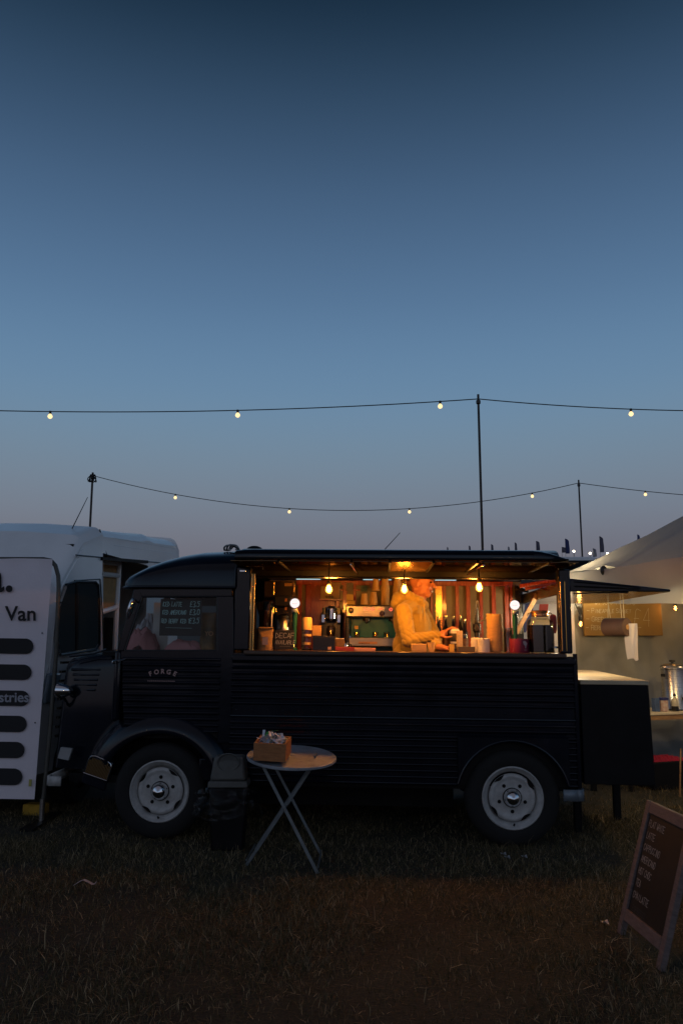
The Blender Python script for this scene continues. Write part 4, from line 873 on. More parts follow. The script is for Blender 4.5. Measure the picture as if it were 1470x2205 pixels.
# hanging filament bulbs
clear = glassmat('bulb_glass', (1, .88, .62), .10, .03)
core = emat('filament_glow', (1.0, .66, .25), 40.0)
_n, _l = clear.node_tree.nodes, clear.node_tree.links; _e = _n.new('ShaderNodeEmission'); _e.inputs[0].default_value = (1, .46, .07, 1); _e.inputs[1].default_value = .9
_a = _n.new('ShaderNodeAddShader'); _o = [q for q in _n if q.type == 'OUTPUT_MATERIAL'][0]; _x = [q for q in _n if q.type == 'MIX_SHADER'][0]; _l.new(_x.outputs[0], _a.inputs[0]); _l.new(_e.outputs[0], _a.inputs[1]); _l.new(_a.outputs[0], _o.inputs[0])
for px, py, lb in ((708, 1268, 'glowing filament bulb hanging left, above the coffee grinder'), (870, 1268, 'glowing filament bulb hanging in front of the barista'), (1031, 1264, 'glowing filament bulb hanging right, above the cup stacks')):
    yb_ = .21; x, z = L(px, py, yb_); k = S(yb_); t = thing('filament_bulb', lb, 'light bulb', VL(x, yb_, z), VR, 'filament bulbs over the serving hatch')
    zt_ = 20*k
    MB().lathe([(.004, 10*k), (.016, 10*k), (.0165, zt_-.006), (.013, zt_)], 16, None, True, True).build('cap', brass, t); MB().cyl((0, 0, zt_-.002), (0, 0, ZU-z-.004), .007, .007, 8).build('fitting', blackplastic, t)
    MB().lathe([(.013, 10*k), (.015, 7*k), (.024, 3*k), (.0275, -1*k), (.026, -5*k), (.018, -8.6*k), (.008, -10.4*k), (.001, -10.8*k)], 20).build('glass', clear, t, ang=80)
    f = MB()
    for s in (-1, 1): f.tube([(s*.006, 0, 7*k), (s*.008, .004, 2*k), (s*.007, -.003, -3*k), (s*.003, 0, -6*k)], .0034, 6)
    f.tube([(0, 0, 7*k), (0, 0, -5*k)], .0045, 6).build('filament', core, t)
    l = bpy.data.lights.new('filament_light', 'POINT'); l.energy = 20; l.color = (1.0, .36, .05); l.shadow_soft_size = .04
    lo = bpy.data.objects.new('filament_light', l); COL.objects.link(lo); lo.parent = t; lo.location = (0, 0, 0)

# ------------------------------------------------------------------ things on the serving ledge
def tapfont(px, pyc, pr, label):
    yl = .40; x, zc = L(px, pyc, yl); k = S(yl); t = thing('tap_font', label, 'drinks tap', VL(x, yl, ZC), VR, 'lit drinks taps on the ledge'); h = zc-ZC; r = pr*k
    mm = Matrix.Translation((0, 0, h)) @ Matrix.Rotation(R(90), 4, 'X')
    MB().lathe([(r*1.16, -.016), (r*1.16, .008), (r*1.02, .012)], 28, mm, True).build('bezel', chrome, t)
    MB().lathe([(r*1.0, .0105), (r*.6, .0125), (.001, .013)], 28, mm).build('lens', emat('tap_lens_glow', (1.0, .84, .80), 1.15), t)
    o = printed('lettering', 'COFFEE'[0:0]+'\u2022\u2013\u2013\u2013\u2022', r*.42, mat('tap_print', (.25, .10, .10), .8), t, (0, -.0142, h-r*.18), 0, None, 'CENTER')
    MB().lathe([(.030, 0), (.030, .006), (.018, .012), (.013, .03), (.016, h*.35), (.021, h-r*1.5), (.022, h-r*1.25), (.012, h-r*1.1)], 18, None, True, True).build('column', mat('green_column', (.02, .12, .085), .25, .2, coat=.4), t)
    MB().add([(-.022, -.03, h-r*1.2), (.026, -.03, h-r*1.25), (.02, -.03, h-r*2.1), (-.004, -.032, h-r*1.7), (-.022, -.03, h-r*2.2)], [(0, 1, 3, 4), (1, 2, 3)]).build('collar', mat('collar_pale', (.35, .42, .52), .3, .4), t, solid=.006)
    MB().cyl((.018, -.01, h-r*1.0), (.034, -.02, h-r*2.5), .004, .003, 8).build('lever', brass, t); MB().ell((0, -.03, .03), (.012, .014, .016), 10, 7).build('spout', chrome, t)
tapfont(635, 1299, 10.4, 'round glowing drinks tap on a green column left, beside the decaf sign')
tapfont(1107, 1303, 10.2, 'round glowing drinks tap on a green column right, above the magenta tin')
# coffee bag
t = item('coffee_bag', 'folded brown paper coffee bag with a pale label at the left of the ledge', 'bag', 572, .37, ZC); k = S(.37); w, h = 17.5*k, 49*k
def bag(u, v):
    a = u*2*math.pi; fl_ = .034*(1-.75*v**2); sx = w*(1-.08*v+.02*math.sin(v*9)); x = sx*math.copysign(abs(math.cos(a))**.6, math.cos(a)); y = fl_*math.copysign(abs(math.sin(a))**.6, math.sin(a))
    return (x+.004*nz(u*6, v*6, 1), y+.006*nz(u*5, v*5, 3)-(.016 if v > .93 else 0), h*v*(1 if v < .93 else 1)+.003*nz(u*4, v, 9))
MB().grid(28, 20, bag).build('bag', kraft, t, ang=70); MB().box(-.022, .022, -.0405, -.0385, h*.22, h*.56).build('pasted_label', mat('lilac_label', (.34, .30, .36), .7), t)
# decaf chalk sign
t = item('decaf_sign', 'small black chalk sign reading decaf available on the ledge', 'sign', 611, .34, ZC); k = S(.34)
MB().box(-21*k, 21*k, -.004, .004, .004, 43*k, Matrix.Rotation(R(-6), 4, 'X')).build('slate', slate, t, bev=.002); q = MB()
strokes(q, 'DECAF', 10.5*k, (-19*k, 26*k), .10, y=-.0048); strokes(q, 'AVAILABLE', 8.5*k, (-19*k, 12.5*k), .11, y=-.0048, adv=.60); q.tube([(-9*k, -.0045, 8*k), (14*k, -.0045, 8.3*k)], .0006, 5)
q2 = q.build('lettering', chalkdim, t, ang=0); q2.rotation_euler = (R(-6), 0, 0); MB().box(-12*k, 14*k, .0, .03, 0, 5*k).build('stand', oak, t, bev=.002)
# brew stand with upturned beaker
t = item('brew_stand', 'cream upturned beaker on a glass stand between tap and envelope', 'brewer', 660, .42, ZC); k = S(.42)
MB().lathe([(9*k, 4*k), (9.6*k, 6*k), (9.6*k, 43*k)], 20, None, True).build('glass', glass, t)
MB().lathe([(11.8*k, 43.5*k), (12*k, 46*k), (10.6*k, 68*k), (9.2*k, 71*k), (.001, 71.4*k)], 24, None, True).build('beaker', papercup, t); MB().lathe([(10*k, 0), (10.5*k, 3*k), (4*k, 4*k), (.001, 4*k)], 20, None, True).build('base', blackplastic, t)
for z in (12, 30): MB().lathe([(9.9*k, z*k), (10.1*k, (z+5)*k), (9.9*k, (z+5)*k)], 20).build('band', papercup, t)
# boxes
def boxitem(name, label, cat, x0, x1, y0, y1, yl, dep, m_, z=None, bev=.002, group=None, rz=0):
    k = S(yl); t = item(name, label, cat, (x0+x1)/2, yl, ZC if z is None else z, group, rz); zb_ = ZC if z is None else z
    zt_ = LZ(y0, yl); MB().box(-(x1-x0)/2*k, (x1-x0)/2*k, 0, dep, 0, zt_-zb_).build(name.split('_')[-1], m_, t, bev=bev); return t, k, zt_-zb_
t, k, h = boxitem('black_crate', 'black ribbed box on the ledge under the envelope', 'box', 673, 721, 1371, 1402, .36, .13, blackplastic)
for i in range(7): MB().box(-24*k-.001, 24*k+.001, -.003, -.0005, h*(.1+i*.12), h*(.1+i*.12)+.006).build('rib', blackplastic, t)
MB().box(9*k, 16*k, -.006, -.0035, .006, .028).build('price_tag', mat('tag_card', (.5, .3, .24), .7, var=.5, vscale=300), t)
zz_ = ZC+h
t, k, h = boxitem('paper_envelope', 'brown paper envelope standing on the black ribbed box', 'envelope', 671, 691, 1349, 1371, .40, .03, kraft, zz_)
MB().tube([(-9*k, -.001, h*.9), (0, -.002, h*.5), (9*k, -.001, h*.88)], .0007, 5).build('flap', oak, t)
t, k, h = boxitem('brown_box', 'small dark brown card box right of the black ribbed box', 'box', 721, 741, 1377, 1402, .42, .12, mat('brown_card', (.12, .07, .04), .7, var=.3, vscale=20)); MB().box(-9*k, 9*k, .01, .10, h, h+.004).build('papers', paper, t)
boxitem('red_tray', 'flat red tray on the ledge below the espresso machine', 'tray', 722, 762, 1394, 1402, .34, .06, mat('red_tray_paint', (.30, .035, .02), .4))
boxitem('pink_packet', 'flat pink packet on the ledge below the espresso machine', 'packet', 762, 808, 1396, 1402, .35, .12, mat('pink_card', (.55, .28, .22), .6, var=.15))
t, k, h = boxitem('napkin_stack', 'stack of cream paper napkins in front of the barista', 'napkins', 886, 918, 1386, 1403, .38, .10, papercup)
for i in range(5): MB().box(-15.8*k, 15.8*k, -.0015, -.0003, h*(.15+.16*i), h*(.15+.16*i)+.001).build('fold', oak, t)
boxitem('yellow_carton', 'small yellow carton on the ledge beside the resting hand', 'carton', 967.5, 977.5, 1386, 1403, .38, .05, mat('yellow_card', (.55, .36, .07), .6))
boxitem('upright_carton', 'tall printed carton behind the held cup', 'carton', 984, 996, 1357, 1402, .40, .06, mat('printed_card', (.48, .38, .26), .6, var=.5, vscale=55, stretch=(1, 1, 5)))
boxitem('grey_box', 'low grey-brown box on the ledge left of the lid stacks', 'box', 986, 1022, 1391, 1403, .36, .12, mat('grey_card', (.10, .075, .05), .6, var=.2))
# cups -----------------------------------------------------------------
def cupmesh(r0, r1, h, nm, m_):
    me = MB().lathe([(.001, .002), (r0*.9, .002), (r0, 0), (r1*.985, h*.97), (r1*1.05, h*.975), (r1*1.05, h), (r1*.96, h), (r0*.92, .006)], 22).mesh(nm, 40); me.materials.append(m_); return me
def place(me, nm, label, cat, loc, rot, grp):
    o = bpy.data.objects.new(nm, me); COL.objects.link(o); o.location = loc; o.rotation_euler = rot; return tag(o, label, cat, grp)
cup = cupmesh(.026, .036, .092, 'paper_cup', papercup); flip = (VM @ Matrix.Rotation(math.pi, 4, 'X')).to_euler()
smallc = cupmesh(.022, .031, .07, 'paper_cup', papercup)
place(smallc, 'paper_cup', 'single small paper cup on the ledge beside the napkins', 'cup', VL(LX(928, .41, 1395), .41, ZC), VR, 'paper cups')
# upturned stacks on the espresso machine
ym0, ym1 = 1.25, 1.70; zM = LZ(1303, ym0+.1)
def upstack(px, n, dz, yl, label, me=cup, h=.092, z=None, sc_=1.0):
    for i in range(n):
        o = place(me, 'paper_cup', label, 'cup', VL(LX(px, yl, 1290), yl, (zM if z is None else z)+h*sc_+dz*i), flip, 'paper cups'); o.scale = (sc_,)*3
upstack(784, 2, .008, ym0+.10, 'upturned paper cup in the shortest stack on the espresso machine', sc_=.98)
upstack(804, 3, .009, ym0+.11, 'upturned paper cup at the base of the second stack on the machine', sc_=1.05); upstack(809, 2, .009, ym0+.12, 'upturned paper cup balanced on top of the second stack', z=zM+.128, sc_=1.0)
upstack(829, 15, .0100, ym0+.12, 'upturned paper cup in the tall third stack on the machine', sc_=1.05)
upstack(855, 15, .0100, ym0+.14, 'upturned paper cup in the tall stack right behind the hood', sc_=1.1)
# stacks at the right: sleeves and lids
bowl = MB().lathe([(.001, .002), (.040, .002), (.046, .004), (.054, .022), (.0575, .0225), (.0575, .026), (.052, .026), (.04, .006)], 24).mesh('card_bowl', 40); bowl.materials.append(papercup)
kb = S(.42); rb = 17.5*kb/.0575
for i in range(26):
    o = place(bowl, 'card_bowl', 'card bowl in the tall stack under the right hanging bulb', 'bowl', VL(LX(1065+.5*math.sin(i*1.7), .42, 1395), .42, ZC+.0105*i), (VM @ Matrix.Rotation(i*1.3, 4, 'Z')).to_euler(), 'card bowls in the tall stack'); o.scale = (rb, rb, 1)
lid = MB().lathe([(.034, .0), (.043, .001), (.044, .006), (.0415, .0075), (.040, .0105), (.030, .0115), (.001, .011)], 24).mesh('cup_lid', 40); lid.materials.append(paper)
kl = S(.35)
for i in range(14): o = place(lid, 'cup_lid', 'white cup lid in the front stack of lids', 'lid', VL(LX(1041+.6*math.sin(i*2.1), .35, 1395), .35, ZC+.0072*i), VR, 'cup lids'); o.scale = (13*kl/.044,)*2+(1,)
for i in range(13): o = place(lid, 'cup_lid', 'cup lid in the rear stack beside the grey box', 'lid', VL(LX(1023+.6*math.sin(i*1.3), .42, 1395), .42, ZC+.0080*i), VR, 'cup lids'); o.scale = (10*kl/.044,)*2+(1,)
v = item('wooden_stirrer', 'wooden stirrer leaning out of the lid stacks', 'stirrer', 1042, .22, ZC+.09); MB().box(-.004, .004, -.001, .001, 0, .12, Matrix.Rotation(R(-24), 4, 'Y')).build('stirrer', oak, v)
pc_ = cupmesh(.024, .033, .09, 'clear_cup', glassmat('plastic_clear', (.96, .9, .8), .35, .15))
for i in range(9): place(pc_, 'clear_cup', 'clear plastic cup in the stack left of the magenta tin', 'cup', VL(LX(1094, .42, 1395), .42, ZC+.012*i), VR, 'clear plastic cups')
# magenta tin
t = item('magenta_tin', 'round magenta tin with a pale print in front of the drinks jar', 'tin', 1117.5, .36, ZC); k = S(.36); r = 21*k; h = LZ(1373, .36)-ZC
MB().lathe([(r*.97, 0), (r, .004), (r, h*.92), (r*1.02, h*.93), (r*1.02, h), (r*.9, h), (.001, h*.99)], 32, None, True).build('tin', mat('magenta_print', (.19, .015, .055), .35, coat=.3), t)
q = MB(); rp_ = random.Random(4)
for a, z, s in ((.42, .72, .016), (.56, .66, .012), (.50, .58, .012), (.36, .62, .009), (.46, .50, .008), (.5, .40, .006), (.46, .36, .006)):
    aa = -math.pi/2+a; pts = [(s*rp_.uniform(.6, 1.2)*math.cos(g), s*rp_.uniform(.6, 1.2)*math.sin(g)) for g in np.linspace(0, 5.6, 8)]
    q.add([((r+.0008)*math.cos(aa+dx/r), (r+.0008)*math.sin(aa+dx/r), h*z+dz) for dx, dz in pts], [tuple(range(8))])
q.build('print', mat('tin_print_pale', (.5, .45, .48), .6), t, ang=0); q = MB()
for i in range(9): aa = -math.pi/2+.30+i*.045; q.add([((r+.0008)*math.cos(aa+a_), (r+.0008)*math.sin(aa+a_), h*z_) for a_, z_ in ((0, .18), (.03, .18), (.03, .22), (0, .22))], [(0, 1, 2, 3)])
q.build('print_line', MT['tin_print_pale'], t, ang=0)
# drinks jar
t = item('drinks_jar', 'large glass jar of dark cold brew with a metal neck at the right end', 'jar', 1163.5, .38, ZC); k = S(.38); r = 28*k
MB().lathe([(r*.92, .004), (r*.985, .01), (r*.985, 58*k), (r*.9, 59*k), (.001, 59*k)], 32, None, True).build('cold_brew', mat('cold_brew', (.008, .004, .002), .12), t)
MB().lathe([(r*.94, 0), (r, .006), (r*1.01, 60*k), (r*.98, 66*k), (r*.88, 71*k), (r*.62, 74*k), (r*.60, 78*k), (r*.60, 84*k)], 32).build('glass', glassmat('jar_glass', (.95, .85, .65), .12, .05), t)
MB().lathe([(r*.62, 77*k), (r*.63, 79*k), (r*.62, 83*k), (r*.68, 84*k), (r*.69, 88*k), (r*.60, 90*k), (.001, 90*k)], 28).build('lid', mat('copper_lid', (.55, .28, .14), .25, .9), t)
for s in (-1, 1): MB().tube([(s*r*.66, 0, 86*k), (s*r*.9, 0, 84*k), (s*r*.95, 0, 78*k)], .004, 6).build('clasp', blackplastic, t)
MB().cyl((r*1.0, -.02, 12*k), (r*1.0+.05, -.03, 12*k), .008, .008, 10).cyl((r+.045, -.03, 20*k), (r+.045, -.03, 4*k), .008, .006, 10).cyl((r+.045, -.03, 24*k), (r+.045, -.03, 30*k), .012, .010, 10).build('tap', chrome, t)
MB().ell((r+.045, -.03, 20*k), (.012, .012, .012), 10, 7).build('tap_knob', chrome, t)
t = item('red_paddle', 'red round-ended paddle standing behind the drinks jar', 'paddle', 1192, .49, ZC); k = S(.4)
MB().prism([(7.5*k*math.cos(a), 76*k+7.5*k*math.sin(a)) for a in np.linspace(0, math.pi, 12)]+[(-7.5*k, 50*k), (-5*k, 42*k), (5*k, 42*k), (7.5*k, 50*k)], 0, .008).build('blade', mat('red_paint', (.30, .02, .015), .35), t); MB().cyl((0, .004, 0), (0, .004, 44*k), .006, .006, 8).build('stem', chrome, t)
# ------------------------------------------------------------------ behind: grinders, espresso machine, bottles
t = item('hopper_grinder', 'black coffee grinder with a smoked glass hopper at the left of the hatch', 'grinder', 566, .75, ZB+.0); k = S(.75)
t.location = VL(LX(566, .75, 1395), .75, ZC); MB().box(-.06, .06, .0, .14, -.02, 46*k).build('body', blackplastic, t, bev=.01)
MB().lathe([(.03, 46*k), (.034, 62*k), (.068, 92*k), (.072, 104*k), (.06, 108*k), (.001, 109*k)], 24, Matrix.Translation((0, .06, 0))).build('hopper', glassmat('smoked_glass', (.35, .22, .12), .3, .05), t)
MB().lathe([(.028, 46*k), (.032, 62*k), (.055, 84*k), (.001, 85*k)], 20, Matrix.Translation((0, .06, 0))).build('beans', mat('coffee_beans', (.04, .018, .008), .4, bump=1, bscale=120), t); MB().cyl((.02, -.02, 40*k), (.02, -.06, 40*k), .012, .012, 10).build('spout', brass, t)
MB().box(-.07, .07, .12, .46-.0, -.034, -.021).build('foot_plate', blackplastic, t) if False else None
t = item('drip_brewer', 'tall dark coffee brewer with a steel flask behind the decaf sign', 'brewer', 610, 1.28, ZB); k = S(1.28)
MB().box(-20*k, 16*k, .05, .16, 0, 122*k).build('body', mat('brewer_black', (.02, .016, .014), .25), t, bev=.008); MB().box(-20*k, 16*k, -.08, .16, 100*k, 124*k).build('brew_head', blackplastic, t, bev=.01)
MB().lathe([(13*k, 28*k), (14*k, 30*k), (14*k, 70*k), (12*k, 74*k)], 24, Matrix.Translation((0, -.02, 0)), True, True).build('flask', steel, t); MB().lathe([(12.5*k, 74*k), (13*k, 80*k), (6*k, 84*k), (.001, 84*k)], 20, Matrix.Translation((0, -.02, 0))).build('lid', blackplastic, t)
for z in (92, 110): MB().box(4*k, 8*k, -.085, -.08, z*k, (z+7)*k).build('lamp', mat('amber_lens', (.5, .2, .04), .2), t)
t = item('dosing_grinder', 'steel espresso grinder with a glass dosing chamber under the left bulb', 'grinder', 712, 1.30, ZB); k = S(1.3)
MB().box(-21*k, 21*k, .06, .16, 0, 100*k).build('body', blackplastic, t, bev=.008); MB().box(-21*k, 21*k, -.10, .06, 0, 26*k).build('base', steeldark, t, bev=.008)
MB().lathe([(9*k, 70*k), (12*k, 74*k), (12*k, 96*k), (7*k, 102*k), (.001, 103*k)], 20, Matrix.Translation((0, -.02, 0)), True).build('burr_housing', chrome, t)
for s in (-1, 1): MB().box(s*17*k-4*k, s*17*k+4*k, -.02, .03, 66*k, 84*k).build('wing', chrome, t, bev=.004)
MB().lathe([(7*k, 34*k), (8.5*k, 38*k), (9*k, 56*k), (6*k, 60*k)], 18, Matrix.Translation((0, -.03, 0)), True).build('doser', glassmat('doser_glass', (.95, .8, .6), .5, .1), t); MB().box(-18*k, 18*k, -.11, -.09, 27*k, 29*k).build('tray_edge', chrome, t)
zs = LZ(1292, yW-.1); MB().box(LX(688, yW), LX(737, yW), yW-.16, yW-.005, zs-.012, zs).build('wall_shelf', redwood, van)
t = thing('coffee_box', 'card coffee box with three rings printed on a shelf under the left bulb', 'box', VL(LX(711, yW-.1), yW-.15, zs), VR); k = S(yW-.15); MB().box(-21*k, 20*k, 0, .09, 0, 28*k).build('carton', mat('amber_card', (.45, .25, .08), .6, var=.2, vscale=10), t, bev=.002)
for i in range(3): MB().lathe([(1.3*k, 0), (2.2*k, .0015), (2.6*k, 0)], 12, Matrix.Translation((-8*k+i*6*k, -.001, 5*k)) @ Matrix.Rotation(R(90), 4, 'X')).build('ring', blackplastic, t)
t = thing('small_carton', 'small amber carton lying on top of the coffee box', 'carton', VL(LX(722, yW-.1), yW-.13, zs+28*k), VR); MB().box(-12*k, 12*k, 0, .07, 0, 9*k).build('carton', MT['amber_card'], t, bev=.002)
# small clutter round the grinder and under the sign
for x0_, x1_, y0_, y1_, dy_, cc, nm, lb, ct in ((776, 790, 1262, 1275, 0, (.10, .16, .07), 'green_card', 'green picture card pinned above the espresso machine', 'card'), (745, 760, 1256, 1274, 0, (.22, .17, .09), 'brown_card', 'brown card pinned on the wall above the yellow cartons', 'card'),
                                    (796, 812, 1256, 1268, 0, (.30, .07, .04), 'red_card', 'red card pinned on the wall behind the cup stacks', 'card')):
    t = thing(nm, lb, ct, VL(LX((x0_+x1_)/2, yW), yW-.018, LZ(y1_, yW)), VR); MB().box(-(x1_-x0_)/2*S(yW), (x1_-x0_)/2*S(yW), 0, .005, 0, (y1_-y0_)*S(yW)).build('card', mat(nm+'_print', cc, .5, var=.5, vscale=40), t)
t = item('red_pouch', 'small red pouch standing right of the espresso grinder', 'pouch', 736, 1.2, ZB); MB().grid(12, 8, lambda u, v: (.022*math.cos(u*6.283)*(1-.2*v), .014*math.sin(u*6.283)*(1-.7*v), .13*v)).build('pouch', mat('pouch_red', (.34, .03, .03), .4), t, ang=70)
t = item('milk_jug', 'small steel milk jug beside the espresso grinder base', 'jug', 742, 1.17, ZB); MB().lathe([(.001, .002), (.034, .002), (.038, .01), (.036, .05), (.028, .085), (.031, .10), (.029, .10)], 18).build('jug', chrome, t); MB().tube([(.03, 0, .085), (.055, 0, .08), (.055, 0, .03), (.036, 0, .02)], .004, 6).build('handle', chrome, t)
t = item('paper_slips', 'orange paper slips lying under the decaf sign', 'paper', 612, .25, ZC)
for i in range(4): MB().box(-.05+.02*i, .01+.02*i, -.012-.003*i, .03, .0012*i+.0005, .0012*i+.0014, Matrix.Rotation(R(-12+9*i), 4, 'Z')).build('slip', mat('slip_orange', (.55, .28, .07), .7), t)
t = item('round_coaster', 'round orange card mat at the foot of the left drinks tap', 'coaster', 648, .47, ZC); MB().lathe([(.001, .0), (.034, 0), (.036, .003), (.034, .006), (.001, .006)], 24).build('mat', MT['slip_orange'], t)
# espresso machine
x0m, x1m = LX(744, ym0), LX(905, ym0); t = thing('espresso_machine', 'steel espresso machine with red lit buttons and a green splash panel', 'coffee machine', VL((x0m+x1m)/2, ym0, ZB), VR); k = S(ym0); hw = (x1m-x0m)/2
def mx(px): return LX(px, ym0)-(x0m+x1m)/2
def mz(py): return LZ(py, ym0, 800)-ZB
brs = mat('machine_steel', (.42, .38, .30), .3, .9, var=.2, vscale=5, stretch=(1, 8, 8))
MB().box(-hw, hw, .0, .42, mz(1329), mz(1304)).build('brew_head', brs, t, bev=.008); MB().box(-hw+.01, hw-.01, .12, .42, 0, mz(1329)).build('splash_panel', mat('splash_green', (.03, .16, .11), .25), t)
MB().box(mx(751), hw, -.03, .30, mz(1392), mz(1373)).build('drip_tray', brs, t, bev=.006); MB().box(-hw, mx(752), -.02, .40, 0, mz(1330)).build('side_cheek', blackplastic, t, bev=.01)
MB().box(mx(772), mx(812), -.034, -.0305, mz(1387), mz(1382)).build('badge', mat('badge_orange', (.55, .26, .10), .4), t); printed('lettering', 'LA MARZOCCO', .013, blackplastic, t, ((mx(773)), -.0355, mz(1386.3)), .0002)
MB().lathe([(6*k, 0), (6*k, .02), (3.4*k, .022), (3.2*k, .026), (.001, .027)], 20, Matrix.Translation((mx(755), 0, mz(1314.5))) @ Matrix.Rotation(R(90), 4, 'X')).build('steam_knob', blackplastic, t); MB().lathe([(3*k, .0265), (2*k, .029), (.001, .03)], 16, Matrix.Translation((mx(755), 0, mz(1314.5))) @ Matrix.Rotation(R(90), 4, 'X')).build('knob_cap', papercup, t)
redl = emat('red_button_glow', (1, .10, .05), 2.2)
for px in (785, 793.5, 802, 841):
    MB().lathe([(2.1*k, 0), (2.6*k, .003), (3.3*k, .003), (3.6*k, 0)], 18, Matrix.Translation((mx(px), -.001, mz(1312))) @ Matrix.Rotation(R(90), 4, 'X')).build('lit_button', redl, t)
printed('lettering', 'linea', .018, redl, t, (mx(815), -.0015, mz(1312)), .0004)
MB().lathe([(6*k, 0), (6*k, .008), (.001, .009)], 20, Matrix.Translation((mx(822), 0, mz(1321))) @ Matrix.Rotation(R(90), 4, 'X')).build('gauge', mat('gauge_dark', (.06, .02, .015), .2), t)
for px in (789, 845): MB().lathe([(.03, 0), (.034, -.01), (.034, -.03), (.028, -.034), (.001, -.034)], 20, Matrix.Translation((mx(px), .05, mz(1329)))).cyl((mx(px), .02, mz(1329)-.028), (mx(px), -.10, mz(1329)-.034), .011, .014, 10).cyl((mx(px), .03, mz(1329)-.03), (mx(px), .03, mz(1329)-.055), .008, .006, 8).build('group_head', blackplastic, t)
MB().tube([(mx(756), .02, mz(1330)), (mx(757), -.01, mz(1345)), (mx(754), -.02, mz(1365))], .004, 8).build('steam_wand', chrome, t); MB().box(mx(752), mx(756), -.04, .28, mz(1373), mz(1371)).build('tray_rail', chrome, t)
MB().box(mx(763), mx(771), -.005, .005, mz(1355), mz(1348)).build('tag', mat('tag_yellow', (.6, .4, .1), .6), t)
for px, lb in ((768, 'small glass at the left of the espresso drip tray'), (808, 'small glass in the middle of the espresso drip tray'), (832, 'small glass on the drip tray beside the sleeve')):
    o = MB().lathe([(.001, .003), (.018, .003), (.021, 0), (.026, .045), (.0245, .045), (.019, .006)], 16).build('shot_glass', glassmat('shot_glass', (1, .85, .65), .4, .05)); o.location = VL(LX(px, ym0), ym0+.03, ZB+mz(1372.5)); o.rotation_euler = VR; tag(o, lb, 'glass', 'shot glasses on the drip tray')
t = thing('yellow_box_stack', 'upper yellow carton on the left of the espresso machine', 'carton', VL(LX(753, ym0+.05), ym0+.05, zM+9*k), VR, 'yellow cartons on the machine'); MB().box(-8*k, 7*k, 0, .06, 0, 13*k).build('carton', MT['yellow_card'], t, bev=.002); t.name = 'yellow_carton'
t = thing('yellow_carton', 'lower flat yellow carton on the left of the espresso machine', 'carton', VL(LX(755, ym0+.05), ym0+.05, zM), VR, 'yellow cartons on the machine'); MB().box(-9*k, 9*k, -.005, .07, 0, 8.4*k).build('carton', MT['yellow_card'], t, bev=.002)
# bottles
bg_ = mat('bottle_glass_dark', (.015, .01, .006), .08, spec=.8)
for i, (px, py) in enumerate(((943, 1327), (959, 1324), (975.5, 1326), (991, 1325), (1000, 1332))):
    yl = 1.52+.05*(i % 2); h = LZ(py, yl)-ZB; t = item('bottle', ('dark bottle closest to the barista on the back worktop', 'dark bottle second from the barista', 'dark bottle third from the barista', 'dark bottle fourth from the barista', 'shorter dark bottle at the end of the row')[i], 'bottle', px, yl, ZB, 'bottles on the back worktop')
    MB().lathe([(.028, 0), (.033, .005), (.033, h*.55), (.028, h*.64), (.013, h*.76), (.011, h*.95), (.013, h*.955), (.013, h*.985), (.001, h*.985)], 18, None, True).build('bottle', bg_, t)
    MB().lathe([(.0335, h*.16), (.0338, h*.18), (.0338, h*.45), (.0335, h*.46)], 18).build('wrapper', mat('bottle_wrapper', (.20, .09, .05), .5, var=.4, vscale=30), t); MB().lathe([(.0145, h*.94), (.0145, h), (.001, h*1.003)], 12).build('cap', brass, t)
# black pump with a chain
t = item('black_pump', 'black lever pump with a hanging beaded chain beside the bowl stack', 'pump', 1027, .9, ZC); k = S(.9)
MB().lathe([(12*k, 0), (12*k, 4*k), (7*k, 8*k), (6*k, 40*k), (9*k, 44*k), (9*k, 58*k), (4*k, 62*k), (3*k, 92*k), (.001, 93*k)], 18, None, True).build('body', blackplastic, t)
q = MB()
for i in range(34):
    a = i/33; q.ell((-7*k+15*k*a, -.03, 30*k+78*k*math.sin(math.pi*min(1, a*1.02))**.6), (.0042, .0042, .0052), 6, 5)
q.build('beaded_chain', steel, t)
MB().cyl((0, 0, 60*k), (.09, -.02, 74*k), .007, .005, 8).build('lever', steel, t)
MB().box(-.08, .08, -.06, .08, -.75, -.001).build('plinth', blackp, t)

# sign seen through the open tail of the van
sg = P(1105, 1262, 8.6); sg2 = P(1232, 1262, 8.6); sgb = P(1105, 1412, 8.6)
t = thing('white_sign', 'white hoarding with blue and red blocks seen through the open tail', 'sign', (sg.x-.1, 8.6, gz(sg.x, 8.6))); gz0 = gz(sg.x, 8.6)
MB().box(0, sg2.x-sg.x+.1, 0, .04, sgb.z-gz0-.3, sg.z-gz0).build('board', mat('hoarding_white', (.60, .62, .66), .6, var=.06), t)
def sgp(pts): return [(P(x, y, 8.6).x-(sg.x-.1), P(x, y, 8.6).z-gz0) for x, y in pts]
bl, rd = mat('sign_blue', (.025, .045, .20), .5), mat('sign_red', (.42, .04, .03), .5)
for pts, m_ in (([(1111, 1289), (1121, 1289), (1117, 1345), (1111, 1345)], bl), ([(1131, 1289.5), (1151, 1289.5), (1141, 1340), (1131, 1362), (1122, 1362)], bl), ([(1161, 1291), (1181, 1292), (1178, 1318), (1159, 1318)], rd)):
    MB().prism(sgp(pts), -.004, -.001).build('printed_block', m_, t, ang=0)
for x in (.02, sg2.x-sg.x+.02): MB().box(x, x+.05, .041, .08, 0, sg.z-gz0-.1).build('post', polem, t)
